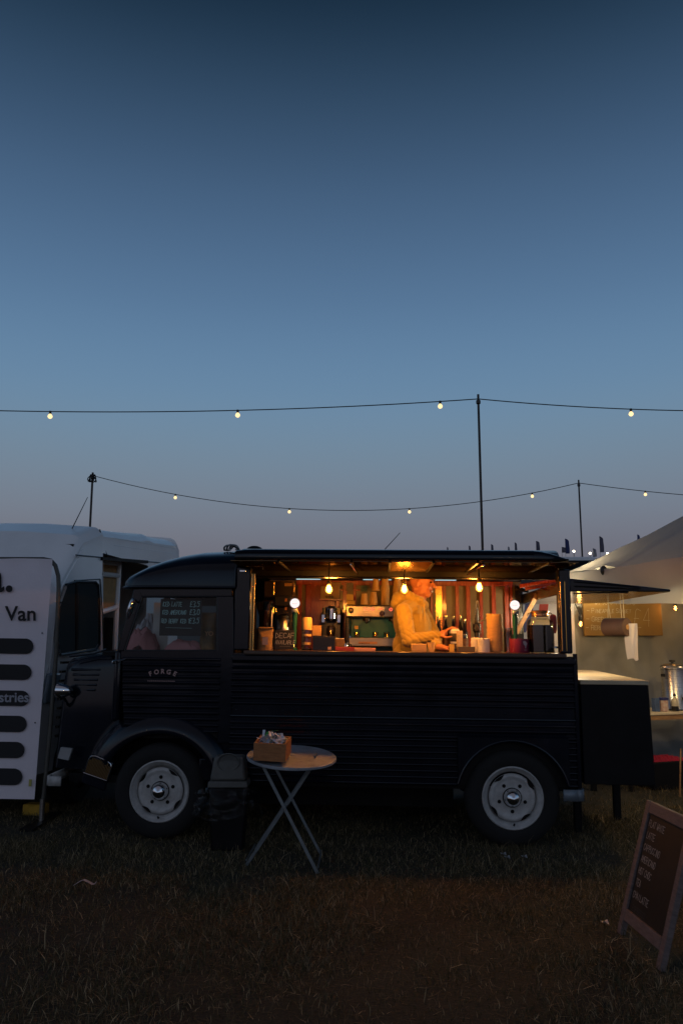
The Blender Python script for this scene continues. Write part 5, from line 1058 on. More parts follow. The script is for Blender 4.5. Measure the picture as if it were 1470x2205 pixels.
# wooden prop and roof slats in the tail opening
(ax, az), (bx, bz) = L(1163, 1268, 1.2), L(1110, 1366, 1.2)
t = thing('wooden_prop', 'slanting wooden prop in the open tail behind the drinks jar', 'prop', VL(bx, 1.2, bz), VR)
MB().add([(-.02, 0, 0), (.02, 0, 0), (ax-bx+.02, 0, az-bz), (ax-bx-.02, 0, az-bz), (-.02, .03, 0), (.02, .03, 0), (ax-bx+.02, .03, az-bz), (ax-bx-.02, .03, az-bz)], [(0, 1, 2, 3), (7, 6, 5, 4), (0, 4, 5, 1), (1, 5, 6, 2), (2, 6, 7, 3), (3, 7, 4, 0)]).build('batten', oak, t)
MB().box(-.05, .06, .0, .1, ZC-.42-bz, .004).build('foot', blackp, t)
for i, (a, b) in enumerate((((1118, 1262), (1200, 1249)), ((1130, 1268), (1200, 1256)))):
    (ax, az), (bx, bz) = L(*a, .9+.25*i), L(*b, .9+.25*i); MB().cyl((ax, .9+.25*i, az), (bx, .9+.25*i, bz), .016, .016, 8).build('roof_slat', redwood, van)
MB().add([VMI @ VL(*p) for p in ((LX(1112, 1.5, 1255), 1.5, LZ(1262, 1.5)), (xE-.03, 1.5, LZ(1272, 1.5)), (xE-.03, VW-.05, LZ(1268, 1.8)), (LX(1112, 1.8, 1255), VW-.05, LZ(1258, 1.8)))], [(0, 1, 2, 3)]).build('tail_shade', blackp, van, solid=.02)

# ================================================================== THE BARISTA
YP = .80
def H(px, py, dy=0): x, z = L(px, py, YP+dy); return Vector((x, YP+dy, z))
base = Vector((LX(888, YP), YP, zF+.02)); man = thing('person', 'barista in a cream hoodie smiling and holding out a paper cup', 'person', VL(*base), VR)
hc = H(908, 1257); HM = Matrix.Translation(hc) @ Matrix.Rotation(R(-26), 4, 'Z') @ Matrix.Rotation(R(6), 4, 'Y')
def h_(v): return HM @ Vector(v)
bd = MB()
bd.ell((-.012, 0, .03), (.098, .076, .090), 24, 16, HM); bd.ell((.030, 0, -.028), (.062, .057, .084), 20, 14, HM); bd.ell((.058, 0, -.088), (.028, .030, .022), 14, 9, HM)
bd.cap(h_((.088, 0, .028)), h_((.117, 0, -.016)), .009, .0125); 
for s in (-1, 1):
    bd.ell((.108, s*.011, -.020), (.010, .009, .008), 8, 6, HM); bd.ell((.064, s*.036, -.022), (.026, .021, .022), 12, 8, HM); bd.ell((-.012, s*.076, -.004), (.021, .009, .034), 12, 8, HM @ Matrix.Rotation(R(-10*s), 4, 'Z'))
    bd.ell((.020, s*.050, -.070), (.035, .012, .022), 10, 7, HM)
bd.ell((.084, 0, .040), (.014, .048, .012), 12, 7, HM); bd.ell((.086, 0, -.048), (.011, .026, .007), 10, 6, HM); bd.ell((.083, 0, -.067), (.011, .022, .007), 10, 6, HM)
nk = H(893, 1306); bd.cap(h_((-.03, 0, -.05)), nk, .052, .050); bd.cap(h_((.01, 0, -.075)), nk+Vector((.03, 0, 0)), .040, .05)
hipz = ZC-.18; cx = base.x
bd.ell((cx-.0, YP, ZC-.12), (.12, .10, .20), 16, 12); bd.ell((cx+.0, YP, ZC+.13), (.10, .09, .20), 16, 12)
Sn, En, Wn = H(868, 1316, -.15), H(880, 1379, -.22), H(944, 1369, -.20); Sf, Ef, Wf = H(905, 1312, .13), H(936, 1370, .02), H(943, 1393, -.30)
for a, b, c in ((Sn, En, Wn), (Sf, Ef, Wf)): bd.cap(Vector((cx, YP, a.z-.02)), a, .045, .040); bd.cap(a, b, .040, .034); bd.cap(b, c, .034, .026)
for s in (-1, 1): bd.cap((cx, YP+s*.085, hipz), (cx+.02, YP+s*.09, zF+.50), .085, .058); bd.cap((cx+.02, YP+s*.09, zF+.50), (cx, YP+s*.09, zF+.10), .058, .042); bd.ell((cx+.05, YP+s*.09, zF+.058), (.13, .045, .04), 12, 8)
# near hand round the held cup
CU = H(976, 1357, -.19); CUr = .041
pm = H(955, 1364, -.20); bd.cap(Wn, pm, .026, .030); bd.cap(pm+Vector((0, -.02, 0)), pm+Vector((.012, .022, .008)), .024, .022)
for i, (dy, pa_, pb_, pc__) in enumerate(((-.035, (962, 1357), (971, 1352), (981, 1355)), (-.014, (963, 1355), (973, 1350.5), (985, 1354)), (.008, (962, 1357), (972, 1352), (983, 1356)), (.026, (960, 1361), (968, 1356), (977, 1358)))):
    a, b, c = H(*pa_, -.19+dy), H(*pb_, -.19+dy*.9), H(*pc__, -.19+dy*.8); bd.cap(pm+Vector((.005, dy*.6, .006)), a, .0105, .0098, 8); bd.cap(a, b, .0098, .0088, 8); bd.cap(b, c, .0088, .0075, 8)
a, b, c = H(951, 1369, -.235), H(961, 1373, -.25), H(971, 1371, -.245); bd.cap(pm+Vector((-.012, -.018, -.012)), a, .013, .012, 8); bd.cap(a, b, .012, .011, 8); bd.cap(b, c, .011, .0085, 8)
# far hand resting on the ledge
pf = Vector((Wf.x+.035, Wf.y-.03, ZC+.028)); bd.cap(Wf, pf, .025, .027)
for i in range(4):
    d = Vector((.055-.004*i, -.025+.016*i, .012)); a = pf+Vector((.024, -.022+.015*i, .006)); bd.cap(pf, a, .013, .0105, 8); bd.cap(a, a+Vector((.026, -.004, .000)), .0102, .009, 8); bd.cap(a+Vector((.026, -.004, 0)), a+Vector((.036, -.006, -.018)), .009, .0078, 8)
bd.cap(pf+Vector((-.004, -.02, 0)), pf+Vector((.02, -.042, -.008)), .012, .010, 8); bd.cap(pf+Vector((.02, -.042, -.008)), pf+Vector((.042, -.046, -.014)), .010, .008, 8)
skin = mat('skin', (.42, .16, .08), .5, var=.08, vscale=14)
def fuse(mb, name, m_, parent, vox, smooth, disp=None):
    o = mb.build(name, m_, None, ang=0); r = o.modifiers.new('r', 'REMESH'); r.mode = 'VOXEL'; r.voxel_size = vox; s = o.modifiers.new('s', 'SMOOTH'); s.factor = .5; s.iterations = smooth
    evald(o); me = o.data; me.materials.clear(); me.materials.append(m_)
    if disp:
        co = [v.co.copy() for v in me.vertices]; no = [v.normal.copy() for v in me.vertices]
        for v, c, n in zip(me.vertices, co, no): v.co = c+n*disp(c)
    me.transform(Matrix.Translation(-base)); me.shade_smooth(); o.parent = parent; return o
body = fuse(bd, 'body', skin, man, .0055, 3)
hd = MB(); hd.ell((cx-.005, YP-.0, ZC+.0), (.160, .135, .24), 20, 14); hd.ell((cx+.005, YP-.0, ZC+.195), (.148, .130, .175), 20, 14); hd.cap(Sn+Vector((.01, .03, .0)), Sf+Vector((-.01, -.02, .0)), .060, .060); hd.ell(tuple(H(864, 1335, .0)), (.07, .11, .13), 16, 12)
hd.cap(Sn, En, .066, .058); hd.cap(En, Wn+Vector((-.03, 0, 0)), .058, .042); hd.cap(Wn+Vector((-.03, 0, 0)), Wn+Vector((-.006, 0, 0)), .040, .038); hd.cap(Sf, Ef, .064, .056); hd.cap(Ef, Wf+Vector((-.01, .03, .01)), .056, .042)
nc = H(891, 1297); hd.ell(tuple(H(887, 1314, -.01)), (.105, .125, .062), 16, 10); hd.cap(Sn+Vector((.01, .03, .02)), H(888, 1300, -.05), .055, .06); hd.cap(Sf+Vector((-.02, -.02, .015)), H(890, 1300, .05), .055, .06)
for i in range(20):                                         # rolled hood collar
    a = 2*math.pi*i/20; p = nc+Vector((.088*math.cos(a)*1.02, .086*math.sin(a), .030-.034*math.cos(a)-(.018 if math.cos(a) > .6 else 0))); rr_ = .030+.020*max(0, -math.cos(a))
    hd.ell(tuple(p), (rr_, rr_, rr_*1.15), 10, 7)
hd.ell(tuple(H(856, 1291, .0)), (.052, .095, .062), 16, 10); hd.ell(tuple(H(852, 1300, .0)), (.05, .09, .05), 16, 10)
def folds(c):
    d = .003*nz(c.x*7, c.y*7, c.z*7)+.001*nz(c.x*24, c.y*24, c.z*24); rg = lambda q: abs(math.sin(q))**.55-.68
    t = (c-En).length; arm = min((c-(Sn.lerp(En, q))).length for q in (.3, .6, 1))
    fa = min((c-(En.lerp(Wn, q))).length for q in (.0, .25, .5, .75, 1))
    if fa < .10: d += .014*rg((c.x-En.x)*58+c.z*52+2.8*nz(c.x*9, c.y*9, c.z*9))*min(1, 1.4*(1-fa/.10))*(.55+.9*nz(c.x*14, c.y*5, c.z*14)+.2)
    elif arm < .11: d += .014*rg(c.z*46-c.x*52+2.8*nz(c.x*8, c.y*8, c.z*8))*min(1, 1.4*(1-arm/.11))*(.55+.9*nz(c.x*13, c.y*5, c.z*13)+.2)
    elif c.z < ZC+.16: d += .010*rg(c.z*42+2.2*nz(c.x*6, c.y*6, c.z*5))
    return d
cream = mat('cream_fleece', (.35, .24, .046), .9, var=.10, vscale=9, bump=.25, bscale=120, sheen=.3)
hoodie = fuse(hd, 'hoodie', cream, man, .0055, 2, folds)
tr = MB()
for s in (-1, 1): tr.cap((cx, YP+s*.085, hipz+.05), (cx+.02, YP+s*.09, zF+.50), .105, .075); tr.cap((cx+.02, YP+s*.09, zF+.50), (cx, YP+s*.09, zF+.12), .075, .065)
fuse(tr, 'trousers', mat('dark_denim', (.02, .02, .025), .9), man, .02, 1)
tb_ = -base
hr = MB(); hr.ell((-.020, 0, .040), (.098, .080, .092), 22, 14, Matrix.Translation(tb_) @ HM); hro = hr.build('hair', mat('short_brown_hair', (.05, .025, .012), .8, bump=.5, bscale=200), man)
import bmesh
bm_h = bmesh.new(); bm_h.from_mesh(hro.data); inv_ = (Matrix.Translation(tb_) @ HM).inverted()
bmesh.ops.delete(bm_h, geom=[v for v in bm_h.verts if not ((inv_ @ v.co).z > .062-.25*max(0, -(inv_ @ v.co).x-.02) and (inv_ @ v.co).x < .055)], context='VERTS'); bm_h.to_mesh(hro.data); bm_h.free()
for s in (-1, 1):
    MB().ell((.0895, s*.030, .017), (.010, .015, .0085), 10, 7, Matrix.Translation(tb_) @ HM).build('eye', mat('eye_dark', (.03, .015, .01), .15), man)
    MB().tube([Matrix.Translation(tb_) @ HM @ Vector(p) for p in ((.094, s*.012, .038), (.096, s*.026, .044), (.086, s*.046, .040))], [.006, .007, .004], 6).build('eyebrow', MT['short_brown_hair'], man)
def mth(u, v): a = (u-.5)*2; return Matrix.Translation(tb_) @ HM @ Vector((.1005-.014*a*a, .030*a, -.058+.010*a*a+(v-.5)*.009*(1-a*a*.8)))
MB().ell((.0895, 0, -.056), (.008, .031, .0125), 14, 8, Matrix.Translation(tb_) @ HM).build('mouth', mat('lip_dark', (.16, .035, .025), .5), man)
MB().grid(10, 3, mth).build('teeth', mat('teeth', (.52, .42, .28), .6), man)
for dx, dz in ((0, 0), (12, 2)):
    MB().tube([H(905+dx*.6, 1303-dz, -.155-.0*dx)+tb_, H(905.5+dx*.7, 1318, -.170)+tb_, H(906+dx*.7, 1337+dz, -.168)+tb_], .0042, 6).build('drawstring', cream, man)
# held cup
t = thing('held_cup', 'paper cup with a dark sleeve and white lid in the hand of the barista', 'cup', VL(CU.x+.004, CU.y, H(976, 1386, -.19).z), VR); k = S(YP-.19); hc_ = 29*k
MB().lathe([(.030, 0), (.031, 0.002), (CUr, hc_*.93)], 24, None, True).build('cup', paper, t); MB().lathe([(.0335, hc_*.16), (.034, hc_*.18), (.0405, hc_*.74), (.0398, hc_*.76)], 24).build('sleeve', mat('sleeve_black', (.03, .025, .025), .7), t)
MB().lathe([(CUr*1.04, hc_*.90), (CUr*1.06, hc_*.95), (CUr*.98, hc_*.97), (CUr*.92, hc_*1.08), (CUr*.8, hc_*1.09), (.001, hc_*1.06)], 24).build('lid', paper, t)
# ================================================================== THINGS IN THE CAB
t = thing('menu_slate', 'black chalk menu of iced drinks hanging in the cab window', 'sign', VL(LX(344, .06), .06, LZ(1374, .06)), VR); k = S(.06)
MB().box(0, 92*k, 0, .008, 0, 80*k).build('slate', slate, t, bev=.003); q = MB()
for tx, zz, h, w in (('ICED LATTE', 64, 9.5, 1), ('ICED AMERICANO', 46.5, 9, 1), ('RED BERRY ICED T', 27.5, 9, 1)): strokes(q, tx, h*k, (4*k, zz*k), .10, y=-.0012, adv=.46 if len(tx) > 12 else .50)
for zz, tx in ((63.5, '£3.5'), (46, '£3.0'), (27.5, '£3.5')): strokes(q, tx, 11.5*k, (66*k, zz*k), .09, y=-.0012, adv=.55)
q.tube([(14*k, -.001, 17.5*k), (72*k, -.001, 16.5*k)], .0011, 5); q.build('lettering', mat('mint_chalk', (.45, .72, .70), .9), t, ang=0)
for x in (8, 84): MB().tube([(x*k, .004, 80*k), (x*k, .004, 92*k)], .0015, 5).build('hanger', wire, t)
pk_ = clothmat('pink_plastic', (.62, .27, .27), .25); wh_ = clothmat('grey_plastic', (.6, .6, .64), .3)
MB().box(LX(262, .5), xB0-.04, .10, VW-.1, LZ(1404, .2)-.05, LZ(1404, .2)-.02).build('dash_shelf', blackp, van); zd = LZ(1404, .2)-.02
def heap(name, label, cat, px, yl, w, d, h, m_, seed, skew=0):
    t = thing(name, label, cat, VL(LX(px, yl, 1395), yl, zd), VR)
    def f(u, v):
        a = u*2-1; b = v*2-1; r = max(0, 1-a*a*.9-b*b*.9); e = nz(a*2.2+seed, b*2.2, seed)*.5+nz(a*5+seed, b*5, 1)*.28
        return (a*w+.02*nz(v*4, u*4, seed)+skew*h*r, b*d, h*r**.6*(1+.7*e)+.002)
    MB().grid(30, 24, f).build('crumpled_sheet', m_, t, ang=22); return t
heap('pink_bag', 'crumpled pink plastic bag heaped behind the front of the cab window', 'bag', 306, .30, .13, .12, .17, pk_, 3.1); heap('grey_bag', 'crumpled grey plastic sheet on the pink bag in the cab', 'bag', 318, .50, .13, .10, .27, wh_, 7.7)
heap('pink_cloth', 'crumpled pink cloth lying under the chalk menu in the cab window', 'cloth', 395, .16, .14, .07, .085, pk_, 5.2); heap('white_bag', 'small white paper heap at the end of the pink cloth', 'bag', 436, .20, .04, .04, .055, wh_, 9.4)
t = thing('white_card', 'white card standing behind the chalk menu in the cab', 'card', VL(LX(330, .40), .40, zd), VR); MB().box(0, 34*S(.4), 0, .006, 0, LZ(1302, .4)-zd).build('card', paper, t)
t = thing('amber_sack', 'amber printed sack beside the chalk menu in the cab window', 'sack', VL(LX(449, .20), .20, zd), VR); k = S(.2); hh = LZ(1323, .2)-zd; w = 18*k
def sack(u, v):
    a = u*2*math.pi; return (w*math.copysign(abs(math.cos(a))**.7, math.cos(a))*(1-.12*v*v)+.006*nz(u*5, v*5, 2), .05*math.sin(a)*(1-.8*v*v)+.008*nz(u*6, v*6, 4), hh*v)
MB().grid(26, 16, sack).build('sack', mat('amber_print', (.34, .15, .02), .5, var=.5, vscale=9, col2=(.06, .05, .012)), t, ang=70); printed('lettering', 'YO', .045, mat('sack_ink', (.62, .30, .12), .6), t, (-.012, -.058, hh*.42), .001)
MB().lathe([(.17, -.012), (.185, 0), (.17, .012), (.155, 0), (.17, -.012)], 28, Matrix.Translation((LX(300, .55), .55, zd+.07)) @ Matrix.Rotation(R(-55), 4, 'Y')).build('steering_wheel', blackplastic, van)
MB().box(LX(420), LX(480), .3, .85, zF+.02, zd-.04).build('seat', blackplastic, van, bev=.04)

# ================================================================== BISTRO TABLE
tp = G(628, 1628, .645); tcx, tcy = tp.x, tp.y; g = gz(tcx, tcy); h = tp.z-g
tab = thing('bistro_table', 'round grey folding bistro table standing in front of the van', 'table', (tcx, tcy, g)); tm = mat('table_grey', (.30, .33, .37), .45, .2, var=.3, vscale=14, bump=.08); rt = .288
tilt = Matrix.Translation((0, 0, h)) @ Matrix.Rotation(R(6.5), 4, 'X') @ Matrix.Rotation(R(2.5), 4, 'Y')
MB().lathe([(rt-.006, -.018), (rt, -.014), (rt, -.002), (rt-.004, .002), (rt-.012, .0), (.001, -.001)], 56, tilt).build('table_top', tm, tab); MB().lathe([(rt-.01, -.016), (.001, -.014)], 40, tilt).build('underside', blackp, tab)
def gp(px, py): p = G(px, py); return Vector((p.x-tcx, p.y-tcy, p.z-g))
fB, fA, bA = gp(530, 1864), gp(684, 1880), gp(693, 1838); off = Vector((bA.x-fA.x, bA.y-fA.y, 0)); bB = fB+off
dpt = min(.40, off.length); off = off.normalized()*dpt; bA = fA+off; bB = fB+off
y0_ = fA.y
def topp(px, pz, yy): p = P(px, pz, tcy+yy); return Vector((p.x-tcx, yy, h-.03))
tA, tB = topp(565, 1645, fA.y*.55), topp(678, 1650, fB.y*.55); tA2, tB2 = tA+off*.9, tB+off*.9
lm = mat('leg_grey', (.14, .16, .17), .45, .4, var=.25, vscale=16)
def flatbar(a, b, w, d, nm, m_=lm):
    ax_ = (b-a); m = frame(a, ax_, Vector((0, 1, .001)).cross(ax_)); o = MB().box(0, ax_.length, -d/2, d/2, -w/2, w/2, m).build(nm, m_, tab, bev=.002); return o
flatbar(tA+Vector((0, -.012, 0)), fA+Vector((0, -.012, 0)), .020, .010, 'leg'); flatbar(tB, fB, .020, .010, 'leg'); flatbar(tA2, bA, .018, .010, 'leg'); flatbar(tB2+Vector((0, -.012, 0)), bB+Vector((0, -.012, 0)), .018, .010, 'leg')
for a, b in ((fA, bA), (fB, bB), (tA, tA2), (tB, tB2)): MB().cyl(a+(b-a)*.02+Vector((0, 0, .03)), b+Vector((0, 0, .03)), .006, .006, 8).build('crossbar', lm, tab)
pv = fA.lerp(tA, .58); MB().cyl(pv+Vector((0, -.025, 0)), pv+off, .005, .005, 8).build('pivot', steel, tab)
# wooden box with sachets
bx0 = G(586, 1636, .645+.0); bz = tp.z+.012
bxm = Matrix.Translation((bx0.x-.003, bx0.y+.045, bz)) @ Matrix.Rotation(R(-5), 4, 'Z') @ Matrix.Rotation(R(5.5), 4, 'X') @ Matrix.Rotation(R(2.5), 4, 'Y')
bxt = thing('sachet_box', 'open orange-brown wooden box of sugar sachets on the bistro table', 'box', bxm.translation, bxm.to_euler()); w, d, hh = .100, .115, .108
bwood = mat('box_wood', (.36, .15, .055), .5, var=.3, vscale=7, stretch=(3, 3, 14), bump=.1)
for nm, b in (('front_board', (-w, w, -d, -d+.014)), ('rear_board', (-w, w, d-.014, d)), ('side_board', (-w, -w+.014, -d+.0145, d-.0145)), ('side_board', (w-.014, w, -d+.0145, d-.0145))): MB().box(*b, 0, hh).build(nm, bwood, bxt, bev=.002)
MB().box(-w+.0145, w-.0145, -d+.0145, d-.0145, .004, .012).build('bottom_board', bwood, bxt)
MB().box(-w+.0145, w-.0145, -d+.0145, d-.0145, .0125, hh-.045).build('sachet_bed', paper, bxt)
rs = random.Random(12); mw = mat('sachet_white', (.68, .72, .78), .6, var=.25, vscale=40, col2=(.40, .44, .52)); mg = mat('sachet_green', (.05, .30, .05), .5)
for i in range(58):
    x, y = rs.uniform(-w+.03, w-.03), rs.uniform(-d+.03, d-.03); up = rs.random()
    mm = Matrix.Translation((x, y, hh-.035+.045*rs.random()+.03*(1-abs(x)/w))) @ Matrix.Rotation(rs.uniform(0, 6.28), 4, 'Z') @ Matrix.Rotation(R(rs.uniform(15, 85)), 4, 'X') @ Matrix.Rotation(R(rs.uniform(-35, 35)), 4, 'Z')
    o = MB().grid(3, 3, lambda u, v: ((u-.5)*.016*(1+.2*(v > .8)), .0025*math.sin(u*3.14)*math.sin(v*3.14)+.002*math.sin(v*5+i), (v-.5)*.062)).build('sachet', mg if rs.random() < .22 else mw, None, ang=30); o.data.transform(mm); o.location = bxm.translation; o.rotation_euler = bxm.to_euler()
    tag(o, 'slim sugar sachet sticking out of the wooden box', 'sachet', 'sugar sachets in the wooden box')

# ================================================================== GREY BIN WITH A PLASTIC BAG UNDER THE VAN EDGE
bp_ = G(496, 1742, 0); bp_.y = 5.62; bp_ = Vector((P(494, 1690, 5.62).x, 5.62, gz(-.8, 5.62))); bn_ = thing('waste_bin', 'grey plastic bin with a dished front panel behind the bistro table', 'bin', bp_)
bm_ = mat('bin_grey', (.10, .105, .10), .6, var=.2, vscale=14, bump=.1)
zt_ = P(494, 1626, 5.62).z-bp_.z; zm_ = P(494, 1688, 5.62).z-bp_.z
def taper(z0, z1, w0, w1, d0, d1): return MB().add([(-w0, -d0, z0), (w0, -d0, z0), (w0, d0, z0), (-w0, d0, z0), (-w1, -d1, z1), (w1, -d1, z1), (w1, d1, z1), (-w1, d1, z1)], [(3, 2, 1, 0), (4, 5, 6, 7), (0, 1, 5, 4), (1, 2, 6, 5), (2, 3, 7, 6), (3, 0, 4, 7)])
taper(zm_+.03, zt_, .122, .098, .08, .07).build('hood', bm_, bn_, bev=.018); taper(zm_-.012, zm_+.03, .135, .130, .09, .088).build('rim', bm_, bn_, bev=.008); taper(0, zm_-.014, .105, .124, .07, .082).build('bucket', blackp, bn_, bev=.012)
MB().lathe([(.074, .0), (.078, .004), (.072, .006), (.06, -.004), (.001, -.008)], 26, Matrix.Translation((0, -.0765, zt_-.035)) @ Matrix.Rotation(R(97), 4, 'X') @ Matrix.Diagonal((1, .78, 1, 1))).build('dished_panel', bm_, bn_)
film = glassmat('bag_film', (.96, .97, .98), .022, .25)
def skirt(u, v):
    a = u*2*math.pi; r = .155+.07*v+.035*nz(u*9, v*3, 2)+.02*nz(u*23, v*7, 5)
    return (r*math.cos(a)*1.15+.03*v*nz(u*3, 1, 7), r*math.sin(a)*.72-.01, zm_-.01-.17*v*(1+.5*nz(u*5, 0, 3)))
MB().grid(64, 12, skirt).build('bin_liner', film, bn_, ang=25)
fl2 = thing('plastic_wrap', 'torn clear plastic film trailing from the bin towards the table', 'plastic film', bp_+Vector((.12, -.1, zm_-.09)))
MB().grid(26, 8, lambda u, v: (u*.24-.12, .02*nz(u*6, v*4, 2)-.03*u, .02-.10*u*u+(v-.5)*.07*(1-.5*u)+.03*nz(u*5, v*3, 8))).build('film', film, fl2, ang=25)

# ================================================================== A-BOARD
aL = G(1326, 2006); aR = G(1419, 2092); ud = Vector((aR.x-aL.x, aR.y-aL.y, 0)); wA = ud.length; ud.normalize()
tpL = P(1393, 1722, aL.y); up = (tpL-aL); hA = up.length
am = frame(aL, ud, up); ab = thing('menu_a_board', 'wooden framed chalkboard menu standing on the grass at the right edge', 'sign', aL, am.to_euler())
pinkw = mat('weathered_frame', (.15, .115, .11), .7, var=.35, vscale=6, stretch=(3, 3, 12), bump=.3)
MB().box(0, .045, -.0, .028, 0, hA).build('frame_post', pinkw, ab, bev=.004); MB().box(wA-.045, wA, -.0, .028, 0, hA).build('frame_post', pinkw, ab, bev=.004)
MB().box(.0455, wA-.0455, .0, .027, hA-.055, hA-.001).build('frame_rail', pinkw, ab, bev=.004); MB().box(.0455, wA-.0455, .0, .027, .07, .125).build('frame_rail', pinkw, ab, bev=.004)
MB().box(.0455, wA-.0455, .010, .018, .1255, hA-.0555).build('slate', slate, ab); q = MB(); hl_ = .030
for i, (tx, pr_) in enumerate((('FLAT WHITE', '2.6'), ('LATTE', '2.6'), ('CAPPUCCINO', '2.6'), ('AMERICANO', '2.2'), ('HOT CHOC', '2.6'), ('TEA', '1.8'), ('CHAI LATTE', '2.8'))):
    z = hA-.115-i*.056; strokes(q, tx, hl_, (.065, z), .085, y=.0088, adv=.60)
q.build('lettering', chalkdim, ab, ang=0); q = MB()
for i, tx in enumerate(('ESPRESSO', 'ICED', 'EXTRAS')): strokes(q, tx, .026, (.085+.01*i, hA-.115-(7+i)*.056), .05, y=.0088, adv=.68)
q.build('faded_lettering', mat('faint_chalk', (.09, .09, .085), .9), ab, ang=0)
rear = MB(); rb_ = am.inverted() @ Vector((aL.x+.46, aL.y, gz(aL.x+.46, aL.y)))
for x in (0.0, wA-.045): MB().cyl((x+.022, .03, hA-.01), (x+.022, rb_.y, rb_.z), .020, .020, 4).build('rear_leg', pinkw, ab)
MB().box(.0, wA, .029, .055, hA-.06, hA-.002).build('rear_rail', pinkw, ab, bev=.004)
s_ = G(1462, 1715, 0); t = thing('wooden_stake', 'thin wooden stake standing at the right edge behind the menu board', 'stake', s_); MB().cyl((0, 0, -.02), (.06, .05, .42), .009, .008, 8).build('stake', oak, t)

# ================================================================== LITTER
lp = G(182, 1904, .03); t = thing('paper_strip', 'curled white paper strip lying in the grass at the left', 'litter', lp); k = 1/420
pts = [(-24, 10), (-14, 1), (-4, -4), (6, 2), (18, 8), (26, 5), (29, -4)]
def strip(u, v): 
    i = u*(len(pts)-1); a = min(int(i), len(pts)-2); f = i-a; x = pts[a][0]*(1-f)+pts[a+1][0]*f; z = pts[a][1]*(1-f)+pts[a+1][1]*f; return (x*k, (v-.5)*.03+.02*math.sin(u*4), -z*k*.7+.012)
MB().grid(24, 2, strip).build('strip', clothmat('strip_white', (.62, .58, .62), .3), t, ang=70); MB().grid(6, 2, lambda u, v: ((-24+18*u)*k, (v-.5)*.03-.01, (-9+13*u)*k*.8+.014)).build('strip_end', MT['strip_white'], t)
for px, py, lb in ((1083, 1840, 'larger scrap of foil in the dark grass below the rear wheel'), (1091, 1847, 'smaller scrap of foil below the rear wheel'), (1128, 1846, 'tiny scrap of paper right of the foil scraps'), (1301, 1988, 'tiny white scrap in the grass beside the menu board')):
    p = G(px, py, .03); t = thing('foil_scrap', lb, 'litter', p, group='litter scraps in the grass'); MB().grid(4, 3, lambda u, v: ((u-.5)*.035, (v-.5)*.03, .008*math.sin(u*5+v*3)+.006)).build('scrap', mat('foil', (.5, .52, .55), .35, .4), t, ang=20)

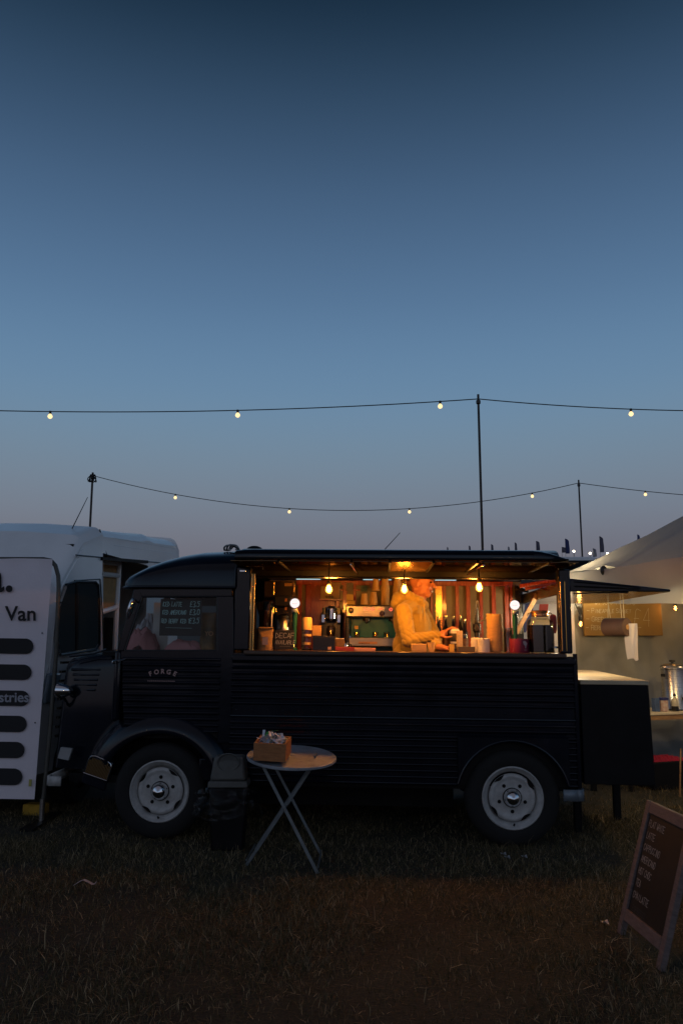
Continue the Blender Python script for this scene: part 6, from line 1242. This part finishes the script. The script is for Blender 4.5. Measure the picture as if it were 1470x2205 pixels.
# ================================================================== GRASS
def blades(n, x0, x1, y0, y1, hmin, hmax, name, label, seed, dens=None):
    r = np.random.default_rng(seed); x = r.uniform(x0, x1, n); y = y0+(y1-y0)*r.random(n)**1.0
    if True:
        f = np.array([nz(a*1.1, b*1.4, seed)+.6*nz(a*3.1, b*3.6, 2) for a, b in zip(x[::1], y[::1])]); keep = r.random(n) < np.clip(.68+.9*f, .32, 1); x, y, f = x[keep], y[keep], f[keep]
    far = np.hypot(x, y); keep = (np.abs(x) < y*.55+.5); x, y, f = x[keep], y[keep], f[keep]; n = len(x)
    z = np.array([gz(a, b)+(.012*nz(a, b, 0, 1.7)) for a, b in zip(x, y)])-.004
    h = r.uniform(hmin, hmax, n)*(.75+.5*np.clip(f+.5, 0, 1.3))*np.where(r.random(n) < .07, 1.7, 1); w = r.uniform(.0007, .0017, n); a = r.uniform(0, 2*np.pi, n); ln = r.uniform(.15, 1.25, n)*h; b = a+r.uniform(-.6, .6, n)
    flat = r.random(n) < .5; h = np.where(flat, h*.35, h); ln = np.where(flat, ln*1.5+.02, ln)
    px, py = -np.sin(r.uniform(0, 6.28, n))*w, np.cos(a)*w
    V = np.zeros((n, 5, 3)); T = np.array([0, .5, 1.0])
    for i, t in enumerate(T[:2]):
        cxx = x+np.cos(a)*ln*t**1.6; cyy = y+np.sin(a)*ln*t**1.6; czz = z+h*t*(1.12 if i == 1 else 1)
        V[:, 2*i] = np.stack([cxx-px, cyy-py, czz], 1); V[:, 2*i+1] = np.stack([cxx+px, cyy+py, czz], 1)
    V[:, 4] = np.stack([x+np.cos(b)*ln, y+np.sin(b)*ln, z+h], 1)
    base_ = np.arange(n)*5; tri = np.stack([base_, base_+1, base_+3, base_, base_+3, base_+2, base_+2, base_+3, base_+4], 1).reshape(-1, 3)
    me = bpy.data.meshes.new(name); me.vertices.add(n*5); me.vertices.foreach_set('co', V.reshape(-1)); me.loops.add(len(tri)*3); me.loops.foreach_set('vertex_index', tri.reshape(-1).astype(np.int32))
    me.polygons.add(len(tri)); me.polygons.foreach_set('loop_start', np.arange(0, len(tri)*3, 3, dtype=np.int32)); me.update(); me.validate()
    o = bpy.data.objects.new(name, me); COL.objects.link(o); me.materials.append(grassm); return tag(o, label, 'grass', kind='stuff')
grassm = bpy.data.materials.new('dry_grass'); grassm.use_nodes = True; n_, l_ = grassm.node_tree.nodes, grassm.node_tree.links; b_ = n_['Principled BSDF']; b_.inputs['Roughness'].default_value = .75; b_.inputs['Specular IOR Level'].default_value = .2
geo = n_.new('ShaderNodeNewGeometry'); cr = n_.new('ShaderNodeValToRGB'); l_.new(geo.outputs['Random Per Island'], cr.inputs[0]); e_ = cr.color_ramp.elements
e_[0].color = (.035, .038, .016, 1); e_[1].color = (.46, .36, .21, 1)
for ps, c in ((.25, (.065, .058, .026, 1)), (.55, (.115, .088, .044, 1)), (.85, (.20, .15, .085, 1))): x_ = e_.new(ps); x_.color = c
l_.new(cr.outputs[0], b_.inputs['Base Color'])
blades(320000, -3.0, 3.0, 2.1, 7.2, .014, .042, 'grass', 'short trampled dry grass of the field in front of the van', 21)
blades(11000, -2.6, 2.6, 3.2, 6.1, .03, .075, 'tall_grass', 'taller dry grass tufts scattered over the field', 33)
blades(26000, 1.4, 5.0, 5.6, 9.0, .02, .05, 'tent_grass', 'lamp-lit dry grass between the van tail and the tent', 44)
